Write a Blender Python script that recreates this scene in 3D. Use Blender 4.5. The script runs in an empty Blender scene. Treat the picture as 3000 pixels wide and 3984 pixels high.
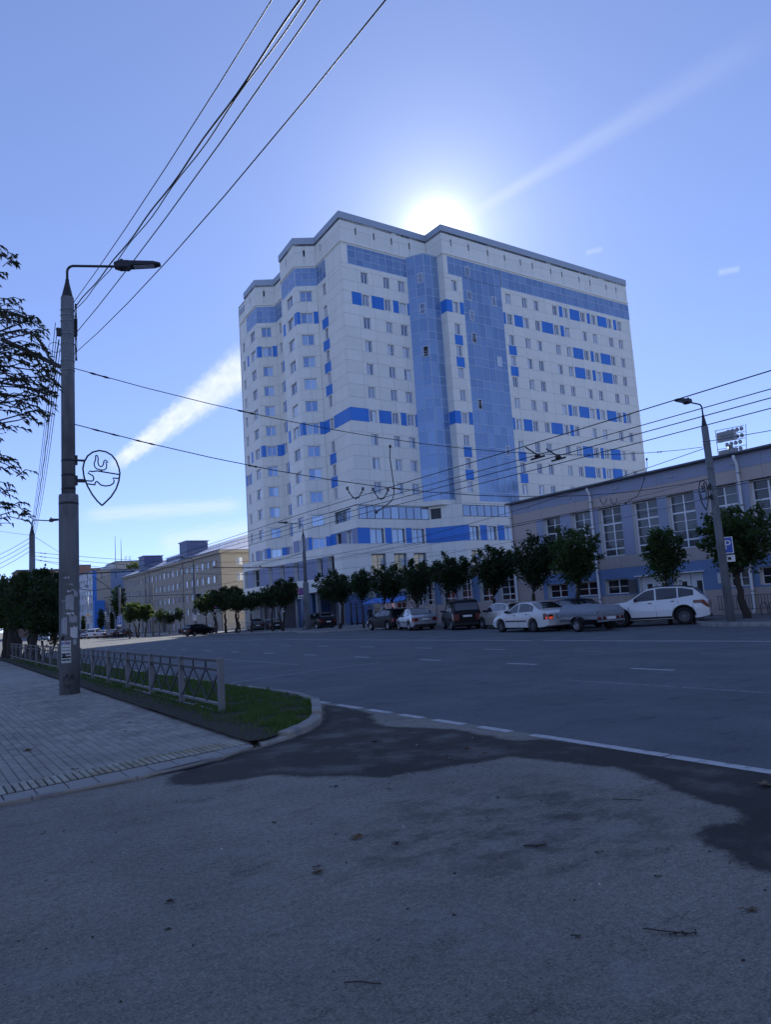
import bpy, bmesh, math, random
from math import sin, cos, pi, radians, sqrt, atan2
from mathutils import Vector, Matrix, noise
random.seed(7)
SC = bpy.context.scene
COL = SC.collection

# ---------------------------------------------------------------- camera, sky, sun, exposure
F_PX, YAW, PITCH, ROLL = 2900.0, radians(32.763), radians(7.261), radians(-3.745)
cam = bpy.data.cameras.new("camera"); cam_o = bpy.data.objects.new("camera", cam); COL.objects.link(cam_o)
cam.sensor_fit = 'VERTICAL'; cam.sensor_height = 24.0; cam.lens = F_PX / 3984.0 * 24.0
cam.clip_end = 6000; cam.clip_start = 0.05
_f = Vector((sin(YAW)*cos(PITCH), cos(YAW)*cos(PITCH), sin(PITCH)))
_r0 = Vector((cos(YAW), -sin(YAW), 0)); _u0 = _r0.cross(_f)
_r = cos(ROLL)*_r0 + sin(ROLL)*_u0; _u = -sin(ROLL)*_r0 + cos(ROLL)*_u0
cam_o.matrix_world = Matrix(((_r.x, _u.x, -_f.x, 0), (_r.y, _u.y, -_f.y, 0), (_r.z, _u.z, -_f.z, 1.6), (0, 0, 0, 1)))
SC.camera = cam_o

SUN_EL, SUN_AZ = radians(27.3), radians(38.5)          # azimuth clockwise from +Y
SUN_DIR = Vector((sin(SUN_AZ)*cos(SUN_EL), cos(SUN_AZ)*cos(SUN_EL), sin(SUN_EL)))
SC.view_settings.view_transform = 'Standard'; SC.view_settings.look = 'None'
SC.view_settings.gamma = 1.0; SC.view_settings.use_curve_mapping = False
SC.view_settings.exposure = EXPOSURE = 1.32
sun = bpy.data.lights.new("sun", 'SUN'); sun.energy = 2.4; sun.angle = radians(0.53); sun.color = (1.0, 0.95, 0.86)
sun_o = bpy.data.objects.new("sun", sun); COL.objects.link(sun_o)
sun_o.rotation_euler = SUN_DIR.to_track_quat('Z', 'Y').to_euler()

world = bpy.data.worlds.new("World"); SC.world = world; world.use_nodes = True
class NT:
    """small helper for node trees"""
    def __init__(s, nt): s.nt = nt; s.n = nt.nodes; s.l = nt.links
    def node(s, t, **kw):
        x = s.n.new(t)
        for k, v in kw.items(): setattr(x, k, v)
        return x
    def put(s, sock, v):
        if hasattr(v, 'is_linked') or isinstance(v, bpy.types.NodeSocket): s.l.new(v, sock)
        else: sock.default_value = v
    def math(s, op, a, b=None, c=None, clamp=False):
        x = s.node('ShaderNodeMath', operation=op, use_clamp=clamp); s.put(x.inputs[0], a)
        if b is not None: s.put(x.inputs[1], b)
        if c is not None: s.put(x.inputs[2], c)
        return x.outputs[0]
    def dot(s, a, vec):
        x = s.node('ShaderNodeVectorMath', operation='DOT_PRODUCT'); s.l.new(a, x.inputs[0]); x.inputs[1].default_value = vec
        return x.outputs['Value']
    def smooth(s, v, lo, hi):
        x = s.node('ShaderNodeMapRange', interpolation_type='SMOOTHSTEP'); s.put(x.inputs['Value'], v)
        x.inputs['From Min'].default_value = lo; x.inputs['From Max'].default_value = hi
        return x.outputs['Result']
    def noise(s, vec, scale, detail=4, rough=.55):
        x = s.node('ShaderNodeTexNoise'); x.inputs['Scale'].default_value = scale
        x.inputs['Detail'].default_value = detail; x.inputs['Roughness'].default_value = rough
        if vec is not None: s.l.new(vec, x.inputs['Vector'])
        return x.outputs['Fac']
    def mix(s, f, a, b, blend='MIX'):
        x = s.node('ShaderNodeMix', data_type='RGBA', blend_type=blend)
        s.put(x.inputs['Factor'], f); s.put(x.inputs[6], a if not isinstance(a, tuple) else (*a[:3], 1))
        s.put(x.inputs[7], b if not isinstance(b, tuple) else (*b[:3], 1))
        return x.outputs[2]
    def vscale(s, vec, sc):
        x = s.node('ShaderNodeMapping'); s.l.new(vec, x.inputs['Vector']); x.inputs['Scale'].default_value = sc
        return x.outputs['Vector']

def build_world():
    w = NT(world.node_tree)
    for n in list(w.n): w.n.remove(n)
    out = w.node('ShaderNodeOutputWorld'); bg = w.node('ShaderNodeBackground')
    sky = w.node('ShaderNodeTexSky', sky_type='NISHITA', sun_disc=False)
    sky.sun_elevation = SUN_EL; sky.sun_rotation = SUN_AZ
    sky.altitude = 120; sky.air_density = 0.4; sky.dust_density = 0.0; sky.ozone_density = 3.0
    tc = w.node('ShaderNodeTexCoord'); D = tc.outputs['Generated']
    gm = w.node('ShaderNodeGamma'); w.l.new(sky.outputs['Color'], gm.inputs[0]); gm.inputs[1].default_value = SKY_GAMMA
    col = w.mix(1.0, gm.outputs[0], SKY_TINT, 'MULTIPLY')
    # bright glow round the sun, painted into the sky colour
    ca = w.dot(D, SUN_DIR)
    ang = w.math('ARCCOSINE', w.math('MINIMUM', ca, 0.999999))
    g1 = w.math('EXPONENT', w.math('MULTIPLY', w.math('POWER', w.math('DIVIDE', ang, radians(1.6)), 2.0), -1.0))
    g2 = w.math('EXPONENT', w.math('MULTIPLY', w.math('DIVIDE', ang, radians(2.45)), -1.0))
    g3 = w.math('EXPONENT', w.math('MULTIPLY', w.math('DIVIDE', ang, radians(8.0)), -1.0))
    glow = w.math('ADD', w.math('ADD', w.math('MULTIPLY', g1, AUREOLE[0]), w.math('MULTIPLY', g2, AUREOLE[1])), w.math('MULTIPLY', g3, AUREOLE[2]))
    gc = w.node('ShaderNodeCombineColor'); w.l.new(glow, gc.inputs[0]); w.l.new(glow, gc.inputs[1]); w.l.new(w.math('MULTIPLY', glow, 0.96), gc.inputs[2])
    col = w.mix(1.0, col, gc.outputs[0], 'ADD')
    # clouds: streaks laid along great circles of the sky
    def streak(p, q, width, amount, nscale, stretch, wq=None, soft=.55, tint=(2.35, 2.62, 3.0), fade=0.0):
        nonlocal col
        p = Vector(p).normalized(); q = Vector(q).normalized()
        n = p.cross(q).normalized(); ax = (q - p).normalized(); L = (q - p).dot(ax); p0 = p.dot(ax)
        al = w.math('DIVIDE', w.math('SUBTRACT', w.dot(D, ax), p0), L)
        ac = w.dot(D, n)
        comb = w.node('ShaderNodeCombineXYZ'); w.l.new(w.math('MULTIPLY', al, stretch[0]), comb.inputs[0]); w.l.new(w.math('MULTIPLY', ac, stretch[1]), comb.inputs[1])
        nz = w.noise(comb.outputs[0], nscale, 6, .62)
        wd = w.math('MULTIPLY_ADD', al, (wq or width) - width, width)
        off = w.math('MULTIPLY', w.math('SUBTRACT', nz, .5), width * 1.5)
        acr = w.math('DIVIDE', w.math('ABSOLUTE', w.math('ADD', ac, off)), wd)
        m = w.math('SUBTRACT', 1.0, w.smooth(acr, 1.0 - soft, 1.0 + soft * .4))
        m = w.math('MULTIPLY', m, w.smooth(al, -.06, .12)); m = w.math('MULTIPLY', m, w.math('SUBTRACT', 1.0, w.smooth(al, .88, 1.08)))
        m = w.math('MULTIPLY', m, w.smooth(w.dot(D, (p + q).normalized()), .3, .5))
        m = w.math('MULTIPLY', m, w.math('MULTIPLY_ADD', w.noise(comb.outputs[0], nscale * .6, 5, .6), .9, .35))
        if fade: m = w.math('MULTIPLY', m, w.math('MULTIPLY_ADD', al, -fade, 1.0, clamp=True))
        col = w.mix(w.math('MULTIPLY', m, amount, clamp=True), col, tint)
    for s in CLOUDS: streak(*s[:-1], **s[-1])
    w.l.new(col, bg.inputs['Color']); bg.inputs['Strength'].default_value = SKY_STRENGTH
    w.l.new(bg.outputs[0], out.inputs[0])

def sky_dir(az, el): return Vector((sin(radians(az))*cos(radians(el)), cos(radians(az))*cos(radians(el)), sin(radians(el))))
SKY_TINT = (0.85, 0.90, 1.21); SKY_GAMMA = 0.62; SKY_STRENGTH = 0.15; AUREOLE = (4.0, 2.3, 0.9)
CLOUDS = [
    (sky_dir(12.58, 11.38), sky_dir(23.12, 19.16), .0085, 1.0, 2.6, (9.0, 60.0), dict(wq=.027, soft=.7, tint=(2.55, 2.75, 3.05))),
    (sky_dir(39.25, 27.60), sky_dir(64.95, 34.19), .005, .32, 2.2, (5.0, 60.0), dict(wq=.02, soft=1.0, tint=(2.5, 2.7, 3.0), fade=.9)),
    (sky_dir(10.60, 7.89), sky_dir(21.58, 8.37), .010, .5, 2.0, (3.0, 160.0), dict(soft=.9)),
    (sky_dir(15.69, 5.62), sky_dir(22.85, 6.47), .016, .5, 2.0, (3.0, 120.0), dict(soft=.9)),
    (sky_dir(58.79, 21.32), sky_dir(60.22, 21.27), .004, .3, 2.4, (4.0, 260.0), dict(soft=1.0)),
    (sky_dir(49.79, 24.49), sky_dir(51.05, 24.55), .0035, .24, 2.4, (4.0, 260.0), dict(soft=1.0)),
]
build_world()

# ---------------------------------------------------------------- materials
MATS = {}
def mat(name, color, rough=.7, var=0.0, scale=8.0, bump=0.0, bscale=60.0, metallic=0.0, spec=.4, obj_var=0.0, island_var=0.0,
        color2=None, c2scale=2.0, c2lo=.45, c2hi=.65, stretch=(1, 1, 1), coords='Object', streak=0.0):
    if name in MATS: return MATS[name]
    m = bpy.data.materials.new(name); m.use_nodes = True; t = NT(m.node_tree)
    b = t.n['Principled BSDF']; b.inputs['Roughness'].default_value = rough; b.inputs['Metallic'].default_value = metallic
    b.inputs['Specular IOR Level'].default_value = spec
    if coords == 'World': vec = t.node('ShaderNodeNewGeometry').outputs['Position']
    else: vec = t.node('ShaderNodeTexCoord').outputs['Object']
    v = t.vscale(vec, stretch)
    col = None; c = tuple(color)
    if color2:
        col = t.mix(t.smooth(t.noise(v, c2scale, 5), c2lo, c2hi), c, tuple(color2))
    if var:
        f = t.math('MULTIPLY_ADD', t.noise(v, scale, 6), var*2, 1-var)
        g = t.node('ShaderNodeCombineColor'); [t.l.new(f, g.inputs[i]) for i in range(3)]
        col = t.mix(1.0, col if col else c, g.outputs[0], 'MULTIPLY')
    if streak:
        sv = t.vscale(vec, (5.0, 5.0, .12))
        f = t.math('MULTIPLY_ADD', t.noise(sv, 1.0, 5), streak*2, 1-streak)
        g = t.node('ShaderNodeCombineColor'); [t.l.new(f, g.inputs[i]) for i in range(3)]
        col = t.mix(1.0, col if col else c, g.outputs[0], 'MULTIPLY')
    for amt, sock in ((obj_var, lambda: t.node('ShaderNodeObjectInfo').outputs['Random']), (island_var, lambda: t.node('ShaderNodeNewGeometry').outputs['Random Per Island'])):
        if amt:
            f = t.math('MULTIPLY_ADD', sock(), amt*2, 1-amt)
            g = t.node('ShaderNodeCombineColor'); [t.l.new(f, g.inputs[i]) for i in range(3)]
            col = t.mix(1.0, col if col else c, g.outputs[0], 'MULTIPLY')
    if col is None: b.inputs['Base Color'].default_value = (*c, 1)
    else: t.l.new(col, b.inputs['Base Color'])
    if bump:
        bn = t.node('ShaderNodeBump'); bn.inputs['Strength'].default_value = min(1.0, bump); bn.inputs['Distance'].default_value = .02*max(1, bump)
        t.l.new(t.noise(v, bscale, 5), bn.inputs['Height']); t.l.new(bn.outputs[0], b.inputs['Normal'])
    MATS[name] = m
    return m

def glass_mat(name, dark, pale, lo, hi, rough=.06, spec=.9, ripple=.0, vary=True, metallic=0.0):
    """window pane: object-random mix between a dark tone and a pale one such as a curtain or blind, under a glossy face"""
    m = bpy.data.materials.new(name); m.use_nodes = True; t = NT(m.node_tree); b = t.n['Principled BSDF']
    rnd = t.node('ShaderNodeObjectInfo').outputs['Random']
    if vary: t.l.new(t.mix(t.smooth(rnd, lo, hi), dark, pale), b.inputs['Base Color'])
    else: b.inputs['Base Color'].default_value = (*dark, 1)
    b.inputs['Roughness'].default_value = rough; b.inputs['Specular IOR Level'].default_value = spec; b.inputs['IOR'].default_value = 1.6
    b.inputs['Metallic'].default_value = metallic
    if ripple:
        bn = t.node('ShaderNodeBump'); bn.inputs['Strength'].default_value = ripple; bn.inputs['Distance'].default_value = .05
        t.l.new(t.noise(t.node('ShaderNodeTexCoord').outputs['Object'], .9, 2), bn.inputs['Height']); t.l.new(bn.outputs[0], b.inputs['Normal'])
    MATS[name] = m
    return m

def leaf_mat(name, c1, c2, trans):
    m = bpy.data.materials.new(name); m.use_nodes = True; t = NT(m.node_tree)
    for n in list(t.n): t.n.remove(n)
    out = t.node('ShaderNodeOutputMaterial'); d = t.node('ShaderNodeBsdfPrincipled'); tr = t.node('ShaderNodeBsdfTranslucent'); mx = t.node('ShaderNodeMixShader')
    rnd = t.node('ShaderNodeNewGeometry').outputs['Random Per Island']
    c = t.mix(rnd, c1, c2); t.l.new(c, d.inputs['Base Color']); d.inputs['Roughness'].default_value = .55; d.inputs['Specular IOR Level'].default_value = .25
    t.l.new(t.mix(rnd, tuple(x*1.5 for x in trans), trans), tr.inputs['Color']); mx.inputs[0].default_value = .32
    t.l.new(d.outputs[0], mx.inputs[1]); t.l.new(tr.outputs[0], mx.inputs[2]); t.l.new(mx.outputs[0], out.inputs[0])
    MATS[name] = m
    return m

def emit_mat(name, color, strength):
    m = bpy.data.materials.new(name); m.use_nodes = True; b = m.node_tree.nodes['Principled BSDF']
    b.inputs['Base Color'].default_value = (*color, 1); b.inputs['Emission Color'].default_value = (*color, 1); b.inputs['Emission Strength'].default_value = strength
    MATS[name] = m
    return m

def asphalt(name, base, warm, agg_scale, patches, wet=False, rough=.85, grain=.5):
    """asphalt: aggregate grain, broad blotches, wheel-worn streaks; optional wet stain read from the mesh attribute 'wet'"""
    m = bpy.data.materials.new(name); m.use_nodes = True; t = NT(m.node_tree); b = t.n['Principled BSDF']
    P = t.node('ShaderNodeNewGeometry').outputs['Position']
    fine = t.smooth(t.noise(P, agg_scale, 4, .75), .30, .70); blot = t.noise(P, .55, 5, .6); mid = t.noise(P, 3.5, 5, .65)
    vor = t.node('ShaderNodeTexVoronoi'); t.l.new(P, vor.inputs['Vector']); vor.inputs['Scale'].default_value = agg_scale * .8
    c = t.mix(t.smooth(blot, .35, .68), base, warm)
    k = t.math('ADD', t.math('MULTIPLY_ADD', fine, grain, 1 - grain*.5), t.math('MULTIPLY_ADD', mid, patches, -patches*.5))
    k = t.math('ADD', k, t.math('MULTIPLY_ADD', t.smooth(t.noise(P, agg_scale*.33, 3, .7), .32, .68), grain*.45, -grain*.225))
    st = t.noise(t.vscale(P, (1.6, .05, 1)), 1.0, 4); k = t.math('ADD', k, t.math('MULTIPLY_ADD', st, .24, -.12))
    k = t.math('ADD', k, t.math('MULTIPLY_ADD', t.smooth(vor.outputs['Distance'], .0, .35), .2, -.15))
    # scattered dark scuffs
    sc_ = t.noise(t.vscale(P, (1.0, 2.3, 1)), 1.3, 7, .7); k = t.math('SUBTRACT', k, t.math('MULTIPLY', t.smooth(sc_, .53, .70), .34))
    g = t.node('ShaderNodeCombineColor'); [t.l.new(k, g.inputs[i]) for i in range(3)]
    c = t.mix(1.0, c, g.outputs[0], 'MULTIPLY')
    rgh = rough
    if wet:
        # oily smudges trodden into the middle of the forecourt
        vd = t.node('ShaderNodeVectorMath', operation='DISTANCE'); t.l.new(P, vd.inputs[0]); vd.inputs[1].default_value = (3.7, 4.3, 0)
        near = t.math('SUBTRACT', 1.0, t.smooth(vd.outputs['Value'], .3, 1.9))
        sm = t.math('MULTIPLY', t.smooth(t.noise(t.vscale(P, (1.0, 1.5, 1)), 2.2, 8, .72), .44, .60), near)
        c = t.mix(t.math('MULTIPLY', sm, .62), c, (.06, .056, .05))
        lt = t.smooth(t.noise(P, 1.4, 6, .62), .54, .66); c = t.mix(t.math('MULTIPLY', lt, .25), c, (.34, .33, .32))
        at = t.node('ShaderNodeAttribute', attribute_name='wet').outputs['Fac']
        w = t.math('ADD', at, t.math('ADD', t.math('MULTIPLY_ADD', t.noise(P, 3.0, 6, .65), .30, -.15), t.math('MULTIPLY_ADD', t.noise(P, 14.0, 5, .7), .16, -.08)))
        wm = t.smooth(w, -.07, .06)
        inner = t.smooth(t.noise(P, 1.1, 5, .6), .45, .62)      # drying, greyer middle of the damp area
        damp = t.mix(t.math('MULTIPLY', inner, t.smooth(w, .05, .28)), (.022, .020, .018), (.11, .106, .098))
        c = t.mix(t.math('MULTIPLY', wm, .88), c, damp)
        rgh = t.math('MULTIPLY_ADD', wm, -.08, rough)
    t.l.new(c, b.inputs['Base Color']); t.put(b.inputs['Roughness'], rgh); b.inputs['Specular IOR Level'].default_value = .18
    bn = t.node('ShaderNodeBump'); bn.inputs['Strength'].default_value = 1.0; bn.inputs['Distance'].default_value = .005
    t.l.new(t.math('ADD', fine, t.math('MULTIPLY', vor.outputs['Distance'], .8)), bn.inputs['Height']); t.l.new(bn.outputs[0], b.inputs['Normal'])
    MATS[name] = m
    return m

asphalt('road_asphalt', (.118, .128, .136), (.15, .16, .168), 55, .22, rough=.8, grain=.4)
asphalt('forecourt_asphalt', (.232, .218, .186), (.285, .264, .222), 70, .40, wet=True, grain=.8)
mat('far_paving', (.16, .16, .162), .9, .2, 4, coords='World')
mat('earth', (.15, .145, .125), .95, .3, 1.0, coords='World')
mat('pavement_base', (.06, .06, .062), .95)
mat('paver', (.33, .305, .26), .85, .18, 9, .5, 90, island_var=.17, coords='World', color2=(.25, .234, .2), c2scale=.9)
mat('slab', (.30, .285, .26), .85, .2, 7, .5, 90, island_var=.12, coords='World')
mat('tactile', (.345, .325, .255), .8, .28, 9, .4, 70, island_var=.16, coords='World', color2=(.27, .23, .14), c2scale=2.0)
mat('kerb_concrete', (.32, .30, .265), .9, .3, 6, .7, 60, coords='World', color2=(.2, .2, .205), c2scale=3.0)
mat('soil', (.034, .029, .02), .95, .35, 12, .8, 50, coords='World')
mat('line_paint', (.47, .47, .46), .8, .2, 12, coords='World', color2=(.26, .26, .27), c2scale=9, c2lo=.53, c2hi=.68)
mat('line_worn', (.27, .27, .28), .85, .25, 8, coords='World', color2=(.14, .142, .15), c2scale=9, c2lo=.42, c2hi=.62)
mat('concrete_pole', (.185, .192, .20), .9, .22, 3, .5, 40, stretch=(1, 1, .35), streak=.2, color2=(.12, .125, .13), c2scale=2.2)
mat('dark_steel', (.035, .038, .043), .5, metallic=.3)
mat('galvanised', (.30, .31, .33), .45, .15, 20, metallic=.6)
mat('fence_shaded', (.035, .038, .042), .6)  # dark copy of the fence paint, shade on rails and bars painted in
mat('fence_paint', (.17, .18, .195), .5, .2, 15, metallic=.35, bump=.1, bscale=40)
mat('black_cable', (.012, .012, .014), .6)
mat('insulator', (.03, .025, .022), .4)
mat('white_paint', (.78, .78, .77), .55, .06, 4)
mat('cladding', (.80, .785, .71), .5, .05, .8, island_var=.035, obj_var=.035, streak=.06)
mat('cladding_joint', (.26, .26, .265), .9)
mat('cladding_blue', (.03, .19, .62), .4, .05, 2, obj_var=.06)
mat('cladding_lilac', (.20, .235, .38), .5, .05, 2, obj_var=.05)
mat('parapet_metal', (.36, .41, .475), .5, .06, 2, metallic=.2)
mat('reveal_white', (.7, .7, .69), .6)
mat('upvc', (.80, .80, .80), .4)
mat('dark_mullion', (.05, .055, .065), .45)
mat('blue_mullion', (.42, .52, .68), .45)
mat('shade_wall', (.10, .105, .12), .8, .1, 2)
mat('podium_blue', (.05, .10, .22), .5, .08, 2)
mat('hall_beige', (.47, .395, .355), .75, .07, 3, .25, 25, stretch=(1, 1, 4), streak=.07)
mat('hall_lilac', (.31, .34, .44), .75, .06, 3, .25, 25, streak=.06)
mat('hall_blue', (.17, .255, .42), .75, .06, 3, .25, 25, streak=.06)
mat('roof_sheet', (.10, .11, .13), .5, .1, 3)
mat('yellow_plaster', (.38, .335, .27), .85, .08, 2, .3, 30, streak=.08)
mat('brick_reveal', (.30, .215, .15), .85, .2, 14)
mat('blue_roof', (.055, .085, .20), .5, .08, 3)
mat('pale_blue_roof', (.36, .42, .58), .5, .1, 4)
mat('white_plaster', (.55, .56, .58), .85, .06, 2, streak=.06)
mat('beige_plaster', (.40, .37, .33), .85, .06, 2, streak=.05)
mat('brick_brown', (.235, .15, .12), .85, .12, 4, streak=.1)
mat('grey_plaster', (.30, .30, .30), .85, .08, 2)
mat('bark', (.045, .036, .028), .95, .35, 14, .8, 30, stretch=(1, 1, .3))
mat('tyre', (.014, .014, .015), .85)
mat('arch_dark', (.008, .008, .009), .9)
mat('alloy', (.42, .43, .45), .35, metallic=.8)
mat('alloy_dark', (.15, .155, .165), .4, metallic=.6)
mat('black_trim', (.012, .012, .013), .45)
mat('plate', (.72, .72, .70), .4)
mat('tail_red', (.13, .012, .012), .2, spec=.6)
mat('lens_clear', (.55, .57, .6), .15, spec=.7)
emit_mat('brake_lit', (.7, .07, .03), .22)
emit_mat('signal_red', (1.0, .06, .02), 3.0)
mat('sign_blue', (.025, .09, .42), .35)
mat('sign_white', (.72, .72, .70), .4)
mat('sign_red', (.55, .03, .03), .4)
mat('sign_black', (.015, .015, .015), .5)
mat('sign_yellow', (.75, .42, .04), .4)
mat('paper', (.62, .62, .6), .8, .12, 20)
mat('paper_dirty', (.36, .37, .39), .85, .35, 14)
mat('ink_blue', (.03, .08, .35), .8)
mat('ink_black', (.02, .02, .02), .8)
mat('poster_red', (.35, .05, .03), .8)
mat('tarp', (.22, .24, .27), .6, .25, 6, .6, 9)
mat('bumper_grey', (.10, .105, .11), .6)
mat('skin', (.42, .26, .19), .6)
mat('dark_cloth', (.016, .017, .022), .85)
mat('dead_leaf', (.10, .062, .028), .8, island_var=.4, color2=(.16, .12, .06), c2scale=20)
mat('twig', (.05, .04, .03), .9)
mat('litter_pale', (.5, .5, .48), .8)
mat('pot', (.07, .05, .045), .8)
glass_mat('pane', (.17, .21, .28), (.60, .62, .65), .3, 1.0, rough=.12, metallic=.5)
glass_mat('blue_glass', (.165, .265, .435), (.225, .335, .51), 0.0, 1.0, rough=.10, spec=.8, ripple=.10, metallic=.35)
glass_mat('bay_pane', (.17, .27, .45), (.40, .50, .62), .45, 1.0, rough=.1, metallic=.4)  # sky-blue put into the colour in place of reflected sky
glass_mat('hall_glass', (.03, .035, .042), (.14, .15, .16), .25, 1.0, spec=.4)
glass_mat('sky_glass', (.22, .28, .36), (.30, .36, .44), 0, 1, rough=.03, spec=1.0, ripple=.06, metallic=.7)
glass_mat('dark_glass', (.02, .022, .026), (.06, .062, .065), .5, 1.0, spec=.22)
glass_mat('car_glass', (.012, .014, .018), (0, 0, 0), 0, 1, rough=.04, vary=False)
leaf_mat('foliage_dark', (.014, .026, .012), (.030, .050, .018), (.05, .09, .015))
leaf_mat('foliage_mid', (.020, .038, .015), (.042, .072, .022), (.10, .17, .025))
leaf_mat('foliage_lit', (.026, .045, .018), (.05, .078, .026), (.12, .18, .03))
leaf_mat('foliage_near', (.028, .035, .022), (.05, .055, .03), (.07, .08, .03))
leaf_mat('grass_blade', (.035, .075, .018), (.095, .145, .045), (.11, .19, .03))
def paint(name, c, rough=.28, metallic=.0):
    m = mat(name, c, rough, spec=.55, metallic=metallic); m.node_tree.nodes['Principled BSDF'].inputs['Coat Weight'].default_value = .5 if c[0] > .03 else .0
    if c[0] < .03: m.node_tree.nodes['Principled BSDF'].inputs['Specular IOR Level'].default_value = .22
    m.node_tree.nodes['Principled BSDF'].inputs['Coat Roughness'].default_value = .06
    return m
paint('car_white', (.74, .74, .73)); paint('car_cream', (.66, .64, .60)); paint('car_silver', (.40, .42, .45), .3, .6); paint('car_black', (.005, .0055, .007), .5)
paint('car_grey', (.07, .075, .085), .3, .4); paint('car_darkblue', (.02, .028, .05), .3, .3); paint('car_beige', (.42, .39, .34), .3, .4)

# ---------------------------------------------------------------- geometry helpers
class MB:
    """collects faces and links them as ONE mesh object"""
    def __init__(s): s.v = []; s.f = []; s.m = []; s.sm = []
    def add(s, vs, fs, mi=0, smooth=False):
        o = len(s.v); s.v += [tuple(x) for x in vs]
        for f in fs: s.f.append(tuple(i+o for i in f)); s.m.append(mi); s.sm.append(smooth)
    def quad(s, a, b, c, d, mi=0): s.add([a, b, c, d], [(0, 1, 2, 3)], mi)
    def box(s, x0, x1, y0, y1, z0, z1, mi=0, skip=''):
        V = [(x0,y0,z0),(x1,y0,z0),(x1,y1,z0),(x0,y1,z0),(x0,y0,z1),(x1,y0,z1),(x1,y1,z1),(x0,y1,z1)]
        F = dict(b=(0,3,2,1), t=(4,5,6,7), f=(0,1,5,4), k=(2,3,7,6), l=(3,0,4,7), r=(1,2,6,5))
        s.add(V, [F[k] for k in F if k not in skip], mi)
    def bar(s, p, q, w, h=None, mi=0, up=(0,0,1)):
        """rectangular bar between two points"""
        p = Vector(p); q = Vector(q); d = (q-p).normalized(); up = Vector(up)
        if abs(d.dot(up)) > .95: up = Vector((1,0,0))
        a = d.cross(up).normalized()*(w/2); b = a.cross(d).normalized()*((h or w)/2)
        V = [p-a-b, p+a-b, p+a+b, p-a+b, q-a-b, q+a-b, q+a+b, q-a+b]
        s.add(V, [(0,1,2,3),(7,6,5,4),(0,4,5,1),(1,5,6,2),(2,6,7,3),(3,7,4,0)], mi)
    def tube(s, pts, r, n=6, mi=0, caps=True):
        pts = [Vector(p) for p in pts]; rs = r if isinstance(r, (list, tuple)) else [r]*len(pts)
        o = len(s.v); ref = None
        for i, p in enumerate(pts):
            d = (pts[min(i+1, len(pts)-1)] - pts[max(i-1, 0)]).normalized()
            if ref is None:
                ref = Vector((0,0,1)) if abs(d.z) < .9 else Vector((1,0,0))
            a = (ref - d*ref.dot(d)).normalized(); b = d.cross(a); ref = a
            for k in range(n):
                t = 2*pi*k/n; s.v.append(tuple(p + (a*cos(t) + b*sin(t))*rs[i]))
        for i in range(len(pts)-1):
            for k in range(n):
                k2 = (k+1) % n; s.f.append((o+i*n+k, o+i*n+k2, o+(i+1)*n+k2, o+(i+1)*n+k)); s.m.append(mi); s.sm.append(n > 4)
        if caps:
            s.f.append(tuple(o+k for k in range(n))[::-1]); s.m.append(mi); s.sm.append(False)
            e = o+(len(pts)-1)*n; s.f.append(tuple(e+k for k in range(n))); s.m.append(mi); s.sm.append(False)
    def lathe(s, prof, c=(0,0,0), n=16, mi=0, axis='z', smooth=True, caps=True):
        o = len(s.v); c = Vector(c)
        for r, h in prof:
            for k in range(n):
                t = 2*pi*k/n
                p = Vector((r*cos(t), r*sin(t), h)) if axis == 'z' else Vector((r*cos(t), h, r*sin(t))) if axis == 'y' else Vector((h, r*cos(t), r*sin(t)))
                s.v.append(tuple(c+p))
        for i in range(len(prof)-1):
            for k in range(n):
                k2 = (k+1) % n; s.f.append((o+i*n+k, o+i*n+k2, o+(i+1)*n+k2, o+(i+1)*n+k)); s.m.append(mi); s.sm.append(smooth)
        if not caps: return
        s.f.append(tuple(o+k for k in range(n))[::-1]); s.m.append(mi); s.sm.append(False)
        e = o+(len(prof)-1)*n; s.f.append(tuple(e+k for k in range(n))); s.m.append(mi); s.sm.append(False)
    def prism(s, poly, z0, z1, mi=0, top=True, bottom=False):
        n = len(poly); V = [(x, y, z0) for x, y in poly] + [(x, y, z1) for x, y in poly]
        F = [(i, (i+1) % n, n+(i+1) % n, n+i) for i in range(n)]
        if top: F.append(tuple(range(n, 2*n)))
        if bottom: F.append(tuple(range(n))[::-1])
        s.add(V, F, mi)
    def mesh(s, name, mats):
        me = bpy.data.meshes.new(name); me.from_pydata(s.v, [], s.f); me.update()
        for m in mats: me.materials.append(MATS[m])
        me.polygons.foreach_set('material_index', s.m); me.polygons.foreach_set('use_smooth', s.sm)
        return me
    def build(s, name, mats, parent=None, matrix=None):
        if isinstance(mats, str): mats = [mats]
        return link(name, s.mesh(name, mats), parent, matrix)

def link(name, me, parent=None, matrix=None):
    o = bpy.data.objects.new(name, me); COL.objects.link(o)
    if parent: o.parent = parent
    if matrix is not None: o.matrix_local = matrix
    return o
def tag(o, label=None, cat=None, group=None, kind=None):
    if label: o['label'] = label
    if cat: o['category'] = cat
    if group: o['group'] = group
    if kind: o['kind'] = kind
    return o
def thing(name, label, cat, loc=(0,0,0), rz=0, group=None):
    o = bpy.data.objects.new(name, None); COL.objects.link(o); o.location = loc; o.rotation_euler = (0, 0, rz); o.empty_display_size = .3
    return tag(o, label, cat, group)
def copy_tree(o, parent=None):
    c = o.copy(); COL.objects.link(c)
    if parent: c.parent = parent; c.matrix_parent_inverse = o.matrix_parent_inverse.copy()
    for ch in o.children: copy_tree(ch, c)
    return c
def gz(y):
    P = [(45, 0), (87, -.4), (150, -.6), (200, -.7)]
    if y <= 45: return 0.0
    for (a, za), (b, zb) in zip(P, P[1:]):
        if y <= b: return za + (zb-za)*(y-a)/(b-a)
    return -.7
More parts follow.
